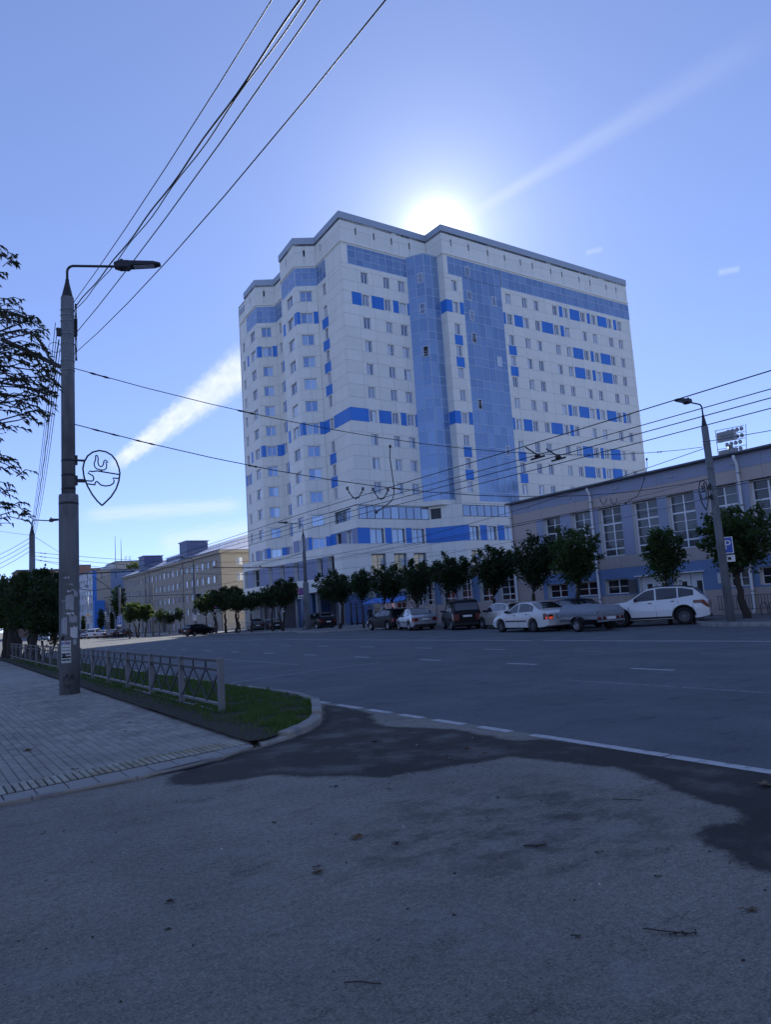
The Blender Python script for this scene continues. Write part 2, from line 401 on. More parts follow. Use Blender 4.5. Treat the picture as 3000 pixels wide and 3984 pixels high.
def M_from(o, x, y, z): return Matrix(((x[0], y[0], z[0], o[0]), (x[1], y[1], z[1], o[1]), (x[2], y[2], z[2], o[2]), (0, 0, 0, 1)))

def text_mesh(body, size, extrude=.004):
    """flat lettering as a mesh, centred on its own origin in the x-y plane"""
    cu = bpy.data.curves.new('lettering', 'FONT'); cu.body = body; cu.size = size; cu.extrude = extrude; cu.align_x = 'CENTER'; cu.align_y = 'CENTER'; cu.resolution_u = 3
    ob = bpy.data.objects.new('lettering', cu); COL.objects.link(ob)
    dg = bpy.context.evaluated_depsgraph_get(); me = bpy.data.meshes.new_from_object(ob.evaluated_get(dg))
    bpy.data.objects.remove(ob); bpy.data.curves.remove(cu)
    return me
def text(body, size, m, parent, matrix, name='lettering'):
    me = text_mesh(body, size); me.materials.clear(); me.materials.append(MATS[m])
    return link(name, me, parent, matrix)
# ---------------------------------------------------------------- ground, road, markings, kerbs
def strip(name, xl, xr, ys, off, m, kind='structure', cols=1):
    """ground sheet between two edge lines xl(y), xr(y), following the fall of the land"""
    b = MB(); rows = []
    for y in ys:
        a, c = (xl(y) if callable(xl) else xl), (xr(y) if callable(xr) else xr)
        rows.append([(a+(c-a)*k/cols, y, gz(y)+off) for k in range(cols+1)])
    n = cols+1
    b.add([p for r in rows for p in r], [(i*n+k, i*n+k+1, (i+1)*n+k+1, (i+1)*n+k) for i in range(len(rows)-1) for k in range(cols)])
    return tag(b.build(name, m), kind=kind)
def interp(tab):
    def f(y):
        if y <= tab[0][0]: return tab[0][1]
        for (a, va), (c, vc) in zip(tab, tab[1:]):
            if y <= c: return va + (vc-va)*(y-a)/(c-a)
        return tab[-1][1]
    return f
YS = [-300, -80, -30, -15, 0, 6, 12, 20, 30, 40, 45, 52, 60, 63, 66, 75, 87, 100, 120, 150, 200, 260, 400, 900, 3000]
strip('ground', -2500, 2500, YS, -.03, 'earth')
KX = interp([(-80, 26.6), (17.6, 26.6), (19.2, 27.4), (21.0, 29.4), (22.5, 30.2), (50, 30.2), (54, 27.6), (60, 28.6), (66, 31.3), (87, 32.1), (150, 33.0), (260, 36.0)])
strip('road', interp([(-80, 6.25), (13, 6.25), (13.01, 5.4), (88, 5.4), (89, -40), (300, -40)]), KX,
      [-80, -30, -10, 0, 5, 8, 13, 13.01] + [14+2*k for k in range(25)] + [63, 66, 75, 87, 88, 89, 100, 120, 150, 200, 260, 300], 0, 'road_asphalt')

# forecourt in front: fine grid so that the damp stain can be stored on its points
WET = [(3.75,8.85),(3.20,8.64),(2.70,8.38),(2.33,8.10),(2.16,7.68),(2.39,7.46),(2.62,7.33),(2.91,7.31),(3.16,7.20),(3.31,6.86),(3.63,6.59),(3.84,6.26),(4.33,6.18),(4.80,6.11),(5.12,6.06),(5.24,6.02),(5.26,5.79),(5.39,5.54),(5.42,5.21),(5.50,4.95),(5.46,4.69),(5.36,4.41),(5.19,4.04),(5.08,3.73),(5.03,3.45),(4.83,3.22),(4.67,3.28),(4.52,3.35),(4.40,3.30),(4.23,3.11),(4.13,2.92),(4.05,2.70),(4.04,2.59),(4.1,2.2),(5.3,2.0),(5.9,3.2),(6.16,3.85),(6.17,4.6),(6.19,5.44),(6.14,5.90),(6.12,6.31),(6.05,6.54),(5.85,6.66),(5.82,6.96),(5.88,7.43),(5.90,7.81),(5.74,8.24),(5.56,8.60),(5.48,8.86),(5.58,9.31),(5.97,10.1),(6.1,11.0),(6.1,11.9),(5.4,10.5),(4.9,9.7),(4.5,9.3)]
def sdist(px, py, poly):
    best = 1e9; ins = False; n = len(poly)
    for i in range(n):
        ax, ay = poly[i]; bx, by = poly[(i+1) % n]
        dx, dy = bx-ax, by-ay; t = max(0, min(1, ((px-ax)*dx+(py-ay)*dy)/(dx*dx+dy*dy)))
        d = (px-ax-t*dx)**2 + (py-ay-t*dy)**2
        if d < best: best = d
        if (ay > py) != (by > py) and px < (bx-ax)*(py-ay)/(by-ay)+ax: ins = not ins
    return sqrt(best) if ins else -sqrt(best)
def forecourt():
    xs = [-14, -9, -6, -4, -2, -1, 0] + [.5+.125*k for k in range(47)]
    ys = [-30, -18, -10, -5, -2, 0, .6, 1.2] + [1.6+.125*k for k in range(91)]
    xs[-1] = 6.25
    b = MB(); n = len(xs)
    b.add([(x, y, 0) for y in ys for x in xs], [(j*n+i, j*n+i+1, (j+1)*n+i+1, (j+1)*n+i) for j in range(len(ys)-1) for i in range(n-1)])
    o = tag(b.build('forecourt', 'forecourt_asphalt'), kind='structure')
    at = o.data.attributes.new('wet', 'FLOAT', 'POINT')
    at.data.foreach_set('value', [sdist(x, y, WET) if (1.2 < x < 6.9 and 1.2 < y < 13) else -1.0 for y in ys for x in xs])
forecourt()

def mark(b, x0, y0, x1, y1, w, wob=0.0):
    """painted line between two ground points"""
    n = max(1, int(abs(y1-y0)/4)); d = Vector((x1-x0, y1-y0, 0)).normalized(); p = Vector((-d.y, d.x, 0))*w/2
    pts = [Vector((x0+(x1-x0)*k/n, y0+(y1-y0)*k/n, 0)) for k in range(n+1)]
    for a, c in zip(pts, pts[1:]):
        za, zc = gz(a.y)+.004, gz(c.y)+.004
        b.quad((a.x-p.x, a.y-p.y, za), (c.x-p.x, c.y-p.y, zc), (c.x+p.x, c.y+p.y, zc), (a.x+p.x, a.y+p.y, za))
marks = thing('road_markings', 'white road markings', None); marks['kind'] = 'structure'; del marks['label']
def dash(name, x0, y0, x1, y1, w, m): b = MB(); mark(b, x0, y0, x1, y1, w); return b.build(name, m, marks)
for ya, yb in [(13.4,12.75),(12.40,11.88),(11.52,10.73),(10.50,9.86),(9.58,8.99),(8.72,8.05),(7.74,7.13)]: dash('edge_dash', 6.19, ya, 6.19, yb, .14, 'line_paint')
dash('edge_line', 6.20, 6.77, 6.20, 4.9, .14, 'line_paint'); dash('edge_line', 6.19, 4.87, 6.19, -20, .14, 'line_paint')
for i in range(-4, 30):
    y = 9.65+3.87*i
    if y < 60: dash('lane_dash', 12.72, y, 12.72, y+1.05, .13, 'line_paint')
for i in range(-4, 26):
    y = 14.45+4.05*i
    if y < 64: dash('lane_dash', 16.15, y, 16.15, y+1.1, .12, 'line_worn' if y < 17 else 'line_paint')
dash('lane_line', 19.75, -20, 19.75, 20.5, .17, 'line_paint'); dash('lane_line', 19.75, 21.2, 19.75, 64, .17, 'line_paint')
for y in range(-10, 48, 6): dash('parking_dash', 23.0, y, 23.0, y+2.4, .1, 'line_worn')
for a, c in [((6.5,17.8),(7.65,18.2)), ((7.65,18.2),(8.6,18.42)), ((8.6,18.42),(10.1,18.85)), ((10.1,18.85),(11.6,18.9))]: dash('old_line', *a, *c, .16, 'line_worn')
dash('old_line', 10.25, 21.5, 10.3, 28.5, .14, 'line_worn'); dash('old_line', 10.55, -6, 10.58, 10.5, .09, 'line_worn')

# lawn tip between the pavement and the road
KB = [(3.66,8.87),(3.77,8.85),(4.12,9.07),(4.52,9.36),(4.91,9.76),(5.17,10.13),(5.55,10.88),(5.97,11.78),(6.20,12.79),(6.27,13.8)]
GX = lambda y: 3.60+.0205*(y-9)       # pavement / lawn boundary
def offset_poly(pts, d):
    out = []
    for i, p in enumerate(pts):
        a = Vector(pts[max(i-1, 0)]); c = Vector(pts[min(i+1, len(pts)-1)]); t = (c-a).normalized()
        out.append((p[0]-t.y*d, p[1]+t.x*d))
    return out
def lawn():
    inner = offset_poly(KB, .15)
    ring = [(GX(9.05)-.06, 8.98), (3.72, 8.90), (4.02, 9.10)] + inner[2:] + [(6.12, y) for y in range(16, 87, 2)] + [(GX(y)-.06, y) for y in range(86, 9, -3)]
    b = MB(); V = [(x, y, gz(y)+.075+.02*noise.noise((x*1.3, y*1.3, 0))) for x, y in ring]
    b.add(V, [tuple(range(len(V)))]); o = b.build('lawn', 'soil'); tag(o, kind='structure')
    return ring
LAWN = lawn()
kerb = MB(); kb = tag(link('kerb', bpy.data.meshes.new('kerb')), kind='structure')
def kerb_stone(p0, p1, q0, q1, h, tilt=0.0, parent=kb):
    """one kerb stone: p = road side, q = lawn side (from, to)"""
    b = MB(); z0, z1 = gz(p0[1]), gz(p1[1]); c = .025
    P0, P1, Q0, Q1 = Vector((*p0, 0)), Vector((*p1, 0)), Vector((*q0, 0)), Vector((*q1, 0))
    d = (P1-P0).normalized()*.006; P0 += d; Q0 += d; P1 -= d; Q1 -= d; w = (Q0-P0).normalized()*c
    def at(p, z): return (p.x, p.y, z)
    ha, hb = h+tilt, h-tilt
    b.add([at(P0, z0-.1), at(P0, z0+ha-c), at(P0+w, z0+ha), at(Q0, z0+ha), at(Q0, z0-.1), at(P1, z1-.1), at(P1, z1+hb-c), at(P1+w, z1+hb), at(Q1, z1+hb), at(Q1, z1-.1)],
          [(0,5,6,1),(1,6,7,2),(2,7,8,3),(3,8,9,4),(0,1,2,3,4),(9,8,7,6,5)])
    b.build('kerb_stone', 'kerb_concrete', parent)
ki = offset_poly(KB, .15)
groups = [(0, 2, .05, 0), (2, 5, .10, -.02), (5, 7, .15, .005), (7, 9, .12, .02)]
for a, c, h, tl in groups:
    for j in range(a, c): kerb_stone(KB[j], KB[j+1], ki[j], ki[j+1], h, tl*.3)
y = 13.82
while y < 87: kerb_stone((6.27, y), (6.27, min(y+1.0, 87)), (6.12, y), (6.12, min(y+1.0, 87)), .10 + .01*sin(y)); y += 1.0
# far kerb and far pavement
strip('far_pavement', lambda y: KX(y)+.16, 60, [-80, -30, 0, 10, 17.6, 18.4, 19.2, 20, 21, 21.8, 22.5, 30, 40, 45, 50, 52, 54, 57, 60, 63, 66, 75, 87, 100, 120, 150, 200, 260], .13, 'far_paving')
ys = [-20+2*k for k in range(19)] + [18, 18.6, 19.2, 19.8, 20.4, 21, 21.75, 22.5] + [24.5+2*k for k in range(13)] + [50, 52, 54, 57, 60, 63, 66] + [69+3*k for k in range(45)]
ys = sorted(set(ys))
for a, c in zip(ys, ys[1:]):
    kerb_stone((KX(a), a), (KX(c), c), (KX(a)+.155, a), (KX(c)+.155, c), .145)

# pavement of square pavers, a tactile strip and a row of slabs along its edge
EDGE = [(-8, 7.75), (-4, 7.9), (0.73, 8.05), (1.82, 8.12), (2.64, 8.27), (3.16, 8.54), (3.62, 8.9)]
def edge_y(x):
    for (a, ya), (c, yc) in zip(EDGE, EDGE[1:]):
        if x <= c: return ya + (yc-ya)*(x-a)/(c-a)
    return 8.9
def tact_y(x): return 8.63 + .215*(x-.8)      # centre line of the tactile strip
pav = MB()
pts = EDGE + [(GX(y), y) for y in (9.3, 20, 35, 45, 60, 87)] + [(-8, 87)]
pav.add([(x, y, gz(y)+.012) for x, y in pts], [tuple(range(len(pts)))])
pavement = tag(pav.build('pavement', 'pavement_base'), kind='structure')
def paver_cell(b, x0, x1, y0, y1, z, g=.003, h=.03, skew=0.0):
    c = .006
    h_ = .0065; lo = [(x0+g, y0+h_), (x1-g, y0+h_), (x1-g, y1-h_), (x0+g, y1-h_)]
    cx, cy = sum(p[0] for p in lo)/4, sum(p[1] for p in lo)/4
    hi = [(cx+(px-cx)*(1-2*c/(x1-x0)), cy+(py-cy)*(1-2*c/(y1-y0))) for px, py in lo]
    V = [(px, py, z-.01) for px, py in lo] + [(px, py, z) for px, py in lo]; V = V[:4] + [(px, py, z-.006) for px, py in lo] + [(px, py, z) for px, py in hi]
    b.add(V, [(0,1,5,4),(1,2,6,5),(2,3,7,6),(3,0,4,7),(4,5,9,8),(5,6,10,9),(6,7,11,10),(7,4,8,11),(8,9,10,11)])
cells = []
R = random.Random(3)
PW = .112
for i in range(-40, 76):
    x0 = PW*i; x1 = x0+PW
    offy = .1 if i % 2 else 0
    for j in range(200):
        y0 = 8.0+.2*j+offy; y1 = y0+.2; cx, cy = (x0+x1)/2, (y0+y1)/2
        if y0 < tact_y(cx)+.05 or x1 > GX(cy)+.10: continue
        if y0 > 26: break
        if cx < .088*cy - 1.6: continue      # beyond the left edge of what can be seen
        cells.append((cx*cx+cy*cy, x0, x1, y0, y1))
cells.sort()
rest = MB()
for k, (d, x0, x1, y0, y1) in enumerate(cells):
    z = gz(y0)+.034+R.uniform(-.0025, .0025)
    if k < 300:
        b = MB(); paver_cell(b, x0, x1, y0, y1, z); b.build('paver', 'paver', pavement)
    else: paver_cell(rest, x0, x1, y0, y1, z)
tag(rest.build('pavers', 'paver', pavement), kind='stuff')
far = strip('far_pavers', -8, GX, [26, 34, 40, 45, 52, 60, 87], .03, 'paver')
# tactile tiles with raised ribs, each a tile .45 m long
x = -3.0
while x < 3.3:
    x1 = x+.30
    b = MB(); zt = .038; g = .004
    def P(u, v, z): return (u, tact_y(u)+v, z)
    q = [P(x+g, -.22, zt), P(x1-g, -.22, zt), P(x1-g, .22, zt), P(x+g, .22, zt)]
    b.add(q + [(c[0], c[1], .012) for c in q], [(0,1,2,3),(4,5,1,0),(5,6,2,1),(6,7,3,2),(7,4,0,3)], 1)
    for r in range(4):
        u = x+.0375+.075*r; b.add([P(u-.029, -.21, zt), P(u+.029, -.21, zt), P(u+.029, .21, zt), P(u-.029, .21, zt), P(u-.024, -.205, zt+.008), P(u+.024, -.205, zt+.008), P(u+.024, .205, zt+.008), P(u-.024, .205, zt+.008)],
              [(0,1,5,4),(1,2,6,5),(2,3,7,6),(3,0,4,7),(4,5,6,7)], 0)
    b.build('tactile_tile', ['tactile', 'pavement_base'], pavement)
    x = x1
x = -3.0
while x < 3.55:      # slab row
    x1 = min(x+.29, 3.56); b = MB(); g = .007
    def Q(u, t): lo = edge_y(u)+.075; hi = min(tact_y(u)-.235, lo+.5) if u < 3.1 else lo+.38; hi = max(hi, lo+.1); return (u, lo+(hi-lo)*t)
    c = [Q(x+g, 0), Q(x1-g, 0), Q(x1-g, .985), Q(x+g, .985)]
    b.add([(*p, .036) for p in c] + [(*p, .014) for p in c], [(0,1,2,3),(4,5,1,0),(5,6,2,1),(6,7,3,2),(7,4,0,3)])
    b.build('slab', 'slab', pavement); x = x1
EX = [(-4.0+1.0*k) for k in range(8)] + [3.56]
for a, c in zip(EX, EX[1:]):      # flush edging stones
    b = MB(); q = [(a+.004, edge_y(a)), (c-.004, edge_y(c)), (c-.004, edge_y(c)+.07), (a+.004, edge_y(a)+.07)]
    b.add([(*p, .036) for p in q] + [(*p, -.02) for p in q], [(0,1,2,3),(4,5,1,0),(5,6,2,1),(6,7,3,2),(7,4,0,3)]); b.build('edging_stone', 'kerb_concrete', pavement)

# grass blades on the lawn
def in_poly(px, py, poly):
    ins = False; n = len(poly)
    for i in range(n):
        ax, ay = poly[i]; bx, by = poly[(i+1) % n]
        if (ay > py) != (by > py) and px < (bx-ax)*(py-ay)/(by-ay)+ax: ins = not ins
    return ins
def grass():
    R = random.Random(11); V = []; Fc = []
    n = 0
    while n < 46000:
        y = 8.95 + (R.random()**1.9)*38; x = R.uniform(3.55, 6.25)
        if not in_poly(x, y, LAWN): continue
        # bare soil strip beside the paving under the fence
        bare = (x - GX(y)) - .52 - .25*noise.noise((x*2, y*.8, 3))
        if bare < 0 and R.random() < (.97 if bare < -.25 else .8): continue
        cl = noise.noise((x*2.2, y*2.2, 1)) ; n += 1
        if cl < -.18 and R.random() < .62: continue
        tuft = noise.noise((x*5.0, y*3.5, 7)) > .38; h = R.uniform(.03, .08)*(1+.8*cl)*(1.7 if tuft else 1); a = R.uniform(0, 2*pi); l = R.uniform(.0, .05); w = R.uniform(.004, .008)*(1+y*.03)
        z = gz(y)+.07; o = len(V); dx, dy = cos(a)*w, sin(a)*w
        V += [(x-dx, y-dy, z), (x+dx, y+dy, z), (x+l*cos(a+1.6), y+l*sin(a+1.6), z+h)]; Fc.append((o, o+1, o+2))
    me = bpy.data.meshes.new('grass'); me.from_pydata(V, [], Fc); me.materials.append(MATS['grass_blade'])
    tag(link('grass', me), 'short green grass on the lawn strip behind the fence', 'grass', kind='stuff')
grass()
# ---------------------------------------------------------------- buildings
CACHE = {}
def frame_mesh(w, h, m, cols=(.5,), rows=(), fw=.055, th=.05, mull=.06, thick_rows=(), rw=.03, depth=.06):
    """window frame: outer ring, mullions at fractions cols, glazing bars at fractions rows; x along, y depth (0 front), z up"""
    key = ('fr', round(w, 3), round(h, 3), m, cols, rows, fw, mull, thick_rows)
    if key not in CACHE:
        b = MB()
        b.box(0, fw, 0, depth, 0, h); b.box(w-fw, w, 0, depth, 0, h); b.box(fw, w-fw, 0, depth, 0, fw); b.box(fw, w-fw, 0, depth, h-fw, h)
        cx = [0+fw] + [c*w for c in cols] + [w-fw]
        for c in cols: b.box(c*w-mull/2, c*w+mull/2, .002, depth-.002, fw, h-fw)
        for r in rows:
            t = mull if r in thick_rows else rw
            b.box(fw, w-fw, .006, depth-.01, r*h-t/2, r*h+t/2)
        CACHE[key] = b.mesh('window', [m])
    return CACHE[key]
def pane_mesh(w, h, m):
    key = ('pn', round(w, 3), round(h, 3), m)
    if key not in CACHE:
        b = MB(); b.box(0, w, 0, .012, 0, h); CACHE[key] = b.mesh('pane', [m])
    return CACHE[key]
def sill_mesh(w, m):
    key = ('sl', round(w, 3), m)
    if key not in CACHE:
        b = MB(); b.box(-.06, w+.06, -.07, .12, -.05, 0); CACHE[key] = b.mesh('sill', [m])
    return CACHE[key]

class Face:
    """vertical wall from plan point a (left, seen from outside) to b, in the building's own frame"""
    def __init__(s, root, a, b):
        s.root = root; s.a = Vector((*a, 0)); s.d = (Vector((*b, 0))-s.a); s.L = s.d.length; s.d.normalize(); s.n = Vector((s.d.y, -s.d.x, 0))
    def P(s, d, z, o=0.0): p = s.a + s.d*d + s.n*o; return (p.x, p.y, z)
    def M(s, d, z, o=0.0): return M_from(s.P(d, z, o), s.d, -s.n, (0, 0, 1))
    def boxm(s, b, d0, d1, z0, z1, o0, o1, mi=0, skip=''):
        """box between depths o0 (inner) and o1 (outer)"""
        V = [s.P(d0, z0, o1), s.P(d1, z0, o1), s.P(d1, z0, o0), s.P(d0, z0, o0), s.P(d0, z1, o1), s.P(d1, z1, o1), s.P(d1, z1, o0), s.P(d0, z1, o0)]
        F = dict(b=(0,3,2,1), t=(4,5,6,7), f=(0,1,5,4), k=(2,3,7,6), l=(3,0,4,7), r=(1,2,6,5))
        b.add(V, [F[k] for k in F if k not in skip], mi)

PANEL_LEFT = [0]
def wall(face, strips, opens, blues, shell, stuff, cuts, gap=.026, panel_mat='cladding', joint=.03, reveal=.2, own=True):
    """strips: list of (z0, z1); opens: (d0, d1, z0, z1, kind...); blues: (d0, d1, strip z inside, material). shell gets backing + reveals."""
    for z0, z1 in strips:
        zm = (z0+z1)/2
        occ = [(o[0], o[1], o[2], o[3]) for o in opens if o[2] < z1-.02 and o[3] > z0+.02]
        bl = [(q[0], q[1], q[3]) for q in blues if z0 < q[2] < z1]
        ed = sorted(set([0, face.L] + [max(0, o[0]) for o in occ] + [min(face.L, o[1]) for o in occ] + [q[0] for q in bl] + [q[1] for q in bl] + [c for c in cuts if 0 < c < face.L]))
        # drop regular cuts that fall inside an occupied or painted stretch
        for d0, d1 in zip(ed, ed[1:]):
            if d1-d0 < .03: continue
            m = (d0+d1)/2
            o = next((x for x in occ if x[0]-.01 < m < x[1]+.01), None)
            mt = next((x[2] for x in bl if x[0]-.01 < m < x[1]+.01), panel_mat)
            segs = [(z0, z1)] if not o else [(a, c) for a, c in ((z0, max(z0, o[2])), (min(z1, o[3]), z1)) if c-a > .02]
            for a, c in segs:
                g = gap/2 if (c-a) > .2 and (d1-d0) > .2 else .004
                face.boxm(shell, d0, d1, a, c, -.3, -joint, 0, 'klr')
                big = (c-a) > .5 and (d1-d0) > .3
                if mt != panel_mat:
                    q = MB(); face.boxm(q, d0+g, d1-g, a+g, c-g, -joint, .004, 0, 'k'); q.build('blue_panel' if 'blue' in mt else 'lilac_panel', mt, face.root)
                elif own and big and PANEL_LEFT[0] < 300:
                    PANEL_LEFT[0] += 1; q = MB(); face.boxm(q, d0+g, d1-g, a+g, c-g, -joint, 0, 0, 'k'); q.build('cladding_panel', mt, face.root)
                else: face.boxm(stuff, d0+g, d1-g, a+g, c-g, -joint, 0, 0, 'k')
    for o in opens:      # reveals
        d0, d1, z0, z1 = o[:4]; rv = o[5] if len(o) > 5 else reveal
        for q in ([face.P(d0, z0, 0), face.P(d0, z0, -rv), face.P(d0, z1, -rv), face.P(d0, z1, 0)], [face.P(d1, z0, -rv), face.P(d1, z0, 0), face.P(d1, z1, 0), face.P(d1, z1, -rv)],
                  [face.P(d0, z1, -rv), face.P(d1, z1, -rv), face.P(d1, z1, 0), face.P(d0, z1, 0)], [face.P(d0, z0, 0), face.P(d1, z0, 0), face.P(d1, z0, -rv), face.P(d0, z0, -rv)]):
            shell.add(q, [(0, 1, 2, 3)], 1)
def window(face, d0, d1, z0, z1, rv=.14, m='upvc', cols=(.5,), rows=(), pane='pane', sill=False, **kw):
    w, h = d1-d0, z1-z0
    o = link('window', frame_mesh(w, h, m, cols, rows, **kw), face.root, face.M(d0, z0, -rv))
    cs = [0] + list(cols) + [1]
    for a, c in zip(cs, cs[1:]):
        pw = (c-a)*w-.07
        link('pane', pane_mesh(pw, h-.08, pane), o, Matrix.Translation((a*w+.035, .03, .04)))
    if sill: link('sill', sill_mesh(w, sill), o, Matrix.Translation((0, -.02, 0)))
    return o
def curtain(face, d0, d1, zs, nx, name='curtain_wall', m='blue_mullion', pane='blue_glass', o=-.02, bar=.07, ds=None):
    """glazed grid: mullion bars as one frame, each glass panel an object"""
    ds = ds or [d0+(d1-d0)*k/nx for k in range(nx+1)]
    b = MB()
    for d in ds: face.boxm(b, d-bar/2, d+bar/2, zs[0], zs[-1], o-.1, o+.035)
    for z in zs: face.boxm(b, ds[0], ds[-1], z-bar/2, z+bar/2, o-.095, o+.028)
    cw = b.build(name, m, face.root)
    R = random.Random(int(face.L*100)+len(zs))
    for a, c in zip(ds, ds[1:]):
        for e, f in zip(zs, zs[1:]):
            t = MB(); j = [R.uniform(-.0025, .0025) for _ in range(4)]     # panes never sit perfectly flush
            V = [face.P(a, e, o+j[0]), face.P(c, e, o+j[1]), face.P(c, f, o+j[2]), face.P(a, f, o+j[3])]
            V += [(p[0]-face.n.x*.05, p[1]-face.n.y*.05, p[2]) for p in V]
            t.add(V, [(0,1,2,3),(7,6,5,4)]); t.build('glass_panel', pane, cw)
    return cw
def band(root, name, pts, z0, z1, out, inn, m, smooth=False):
    """mitred band along an open polyline of plan points (outside on the right-hand side of travel)"""
    P = [Vector((*p, 0)) for p in pts]; O = []; I = []
    for i, p in enumerate(P):
        ds = []
        if i > 0: ds.append((p-P[i-1]).normalized())
        if i < len(P)-1: ds.append((P[i+1]-p).normalized())
        ns = [Vector((d.y, -d.x, 0)) for d in ds]; n = sum(ns, Vector()).normalized(); k = 1/max(.35, n.dot(ns[0]))
        O.append(p+n*out*k); I.append(p-n*inn*k)
    b = MB(); n = len(P)
    V = [(p.x, p.y, z0) for p in O] + [(p.x, p.y, z1) for p in O] + [(p.x, p.y, z1) for p in I] + [(p.x, p.y, z0) for p in I]
    F = []
    for i in range(n-1):
        F += [(i, i+1, n+i+1, n+i), (n+i, n+i+1, 2*n+i+1, 2*n+i), (2*n+i, 2*n+i+1, 3*n+i+1, 3*n+i), (3*n+i, 3*n+i+1, i+1, i)]
    F += [(0, n, 2*n, 3*n), (4*n-1, 3*n-1, 2*n-1, n-1)]
    b.add(V, F); return b.build(name, m, root)

# ---- apartment tower: white cladding with blue panels, stepped along the street
def tower():
    T = thing('apartment_tower', 'tall white clad apartment tower with bright blue panels and blue glass strips', 'apartment tower', (42.75, 76, 0), radians(2.018))
    A, N, W, WR = (2.1, 0), (15.8, 0), (15.8, -3.4), (54.0, -3.4)
    m1, m2, m3, m4, l1, l2, l3, e0, e1 = (2.7, 7.4), (.2, 8.85), (.8, 14.1), (2.9, 14.0), (3.4, 21.2), (.95, 22.7), (1.45, 27.7), (1.62, 27.75), (1.9, 30.8)
    shell, stuff = MB(), MB()
    rowz = [(43.85-3*i-1.42, 43.85-3*i) for i in range(12)]
    def strips(n, z_end):
        s = [(47.1, 47.5), (44.62, 47.1), (44.0, 44.62)]
        for i in range(n): s += [(42.35-3*i, 44.0-3*i), (41.0-3*i, 42.35-3*i)]
        return s
    def SR(i): return 43.2-3*i      # a height inside window row i
    def SS(i): return 41.7-3*i      # a height inside the spandrel under row i
    attic = [(49.25, 50.45), (47.55, 49.25)]
    def slits(L, ds): return [(d-.12, d+.12, 48.75, 49.6, 'slit', .25) for d in ds if .3 < d < L-.3]
    back = MB()
    def hole(face, d0, d1, z0, z1, rv):      # dark board closing a slot
        face.boxm(back, d0, d1, z0, z1, -rv-.02, -rv)
    def do(face, nrow, wins, blues, glass=None, gx=4, cutw=1.75, wlow=(), slit=(), rowsel=None, pm='pane', cols=(.5,), lows=None, extra_open=(), own=True, skip_rows=()):
        ops = []
        for i in range(nrow):
            if i in skip_rows: continue
            for w in wins: ops.append((w[0], w[1], rowz[i][0], rowz[i][1], 'win'))
        gl = []
        if glass: gl = [(glass[0], glass[1], 44.62, 47.1, 'glass', .02)]
        cuts = [cutw*k for k in range(1, int(face.L/cutw)+1)]
        wall(face, strips(nrow, 0), ops+gl+list(extra_open), blues, shell, stuff, cuts, own=own)
        sl = slits(face.L, slit); wall(face, attic, sl, [], shell, stuff, [2*c for c in cuts], own=False)
        for s in sl: hole(face, s[0], s[1], s[2], s[3], .24)
        R = random.Random(int(face.a.x*31+face.a.y*17+face.L*7))
        for o in ops:
            bars = (.33,) if R.random() < .12 else ()
            window(face, o[0], o[1], o[2], o[3], cols=cols, rows=bars, fw=.075, mull=.085, pane=pm)
        if glass: curtain(face, glass[0], glass[1], [44.62, 45.45, 46.5, 47.1], gx)
    # left to right as seen from the street
    F7 = Face(T, e1, e0); do(F7, 12, [(1.1, 1.95)], [(.1, 1.0, SR(7), 'cladding_blue'), (2.0, 3.0, SR(7), 'cladding_blue')], own=False)
    F6 = Face(T, l3, l2); do(F6, 12, [(2.15, 4.0)], [(a, c, SR(i), 'cladding_blue') for i in (1, 6) for a, c in ((.27, 1.04), (4.5, F6.L))] + [(a, c, SR(11), 'cladding_lilac') for a, c in ((.3, 2.15), (4.0, F6.L))], (.7, F6.L), 4, slit=(2.6,), own=False)
    F5 = Face(T, l2, l1); do(F5, 12, [(.72, 2.12)], [(a, c, SR(i), 'cladding_blue') for i in (1, 6, 11) for a, c in ((.03, .62), (2.22, F5.L))], (0, F5.L), 3, 1.44, slit=(1.3,), pm='bay_pane')
    F4 = Face(T, l1, m4); do(F4, 12, [(1.25, 1.95)], [(2.05, 2.5, SR(i), 'cladding_blue') for i in (2, 3, 4, 5, 7, 8, 9, 10)] + [(0, 1.1, SR(i), 'cladding_blue') for i in (6,)] + [(0, 1.1, SR(11), 'cladding_lilac')], (0, 2.9), 4, own=False)
    Face(T, m4, m3); FS = Face(T, m4, m3); do(FS, 12, [], [], own=False)
    F3 = Face(T, m3, m2); do(F3, 12, [(2.1, 4.13)], [(a, c, SR(i), 'cladding_blue') for i in (1, 6) for a, c in ((.28, 1.1), (4.45, F3.L))] + [(a, c, SR(11), 'cladding_lilac') for a, c in ((0, 2.1), (4.13, F3.L))], (.3, F3.L), 5, slit=(2.4,))
    F2 = Face(T, m2, m1); do(F2, 12, [(.57, 2.16)], [(a, c, SR(i), 'cladding_blue') for i in (1, 6, 11) for a, c in ((.03, .5), (2.27, F2.L))], (0, F2.L), 3, 1.44, slit=(1.4,), pm='bay_pane')
    F1 = Face(T, m1, A); do(F1, 10, [(1.7, 2.65)], [(1.05, 2.9, SS(i), 'cladding_blue') for i in (1, 2, 3, 4, 7, 8)] + [(a, c, SR(6), 'cladding_blue') for a, c in ((0, 1.6), (2.85, F1.L))], (0, 2.85), 3, slit=(1.6,))
    wall(F1, [(12.35, 13.95), (11.2, 12.35), (9.3, 11.2)], [(1.45, 5.95, 12.35, 13.8, 'win'), (1.6, 2.95, 9.4, 11.05, 'win', .3), (4.4, 5.9, 9.4, 11.05, 'win', .3)],
         [(0, 1.5, 10.5, 'cladding_blue'), (1.5, F1.L, 10.5, 'cladding_lilac')], shell, stuff, [1.85, 3.7, 5.55])
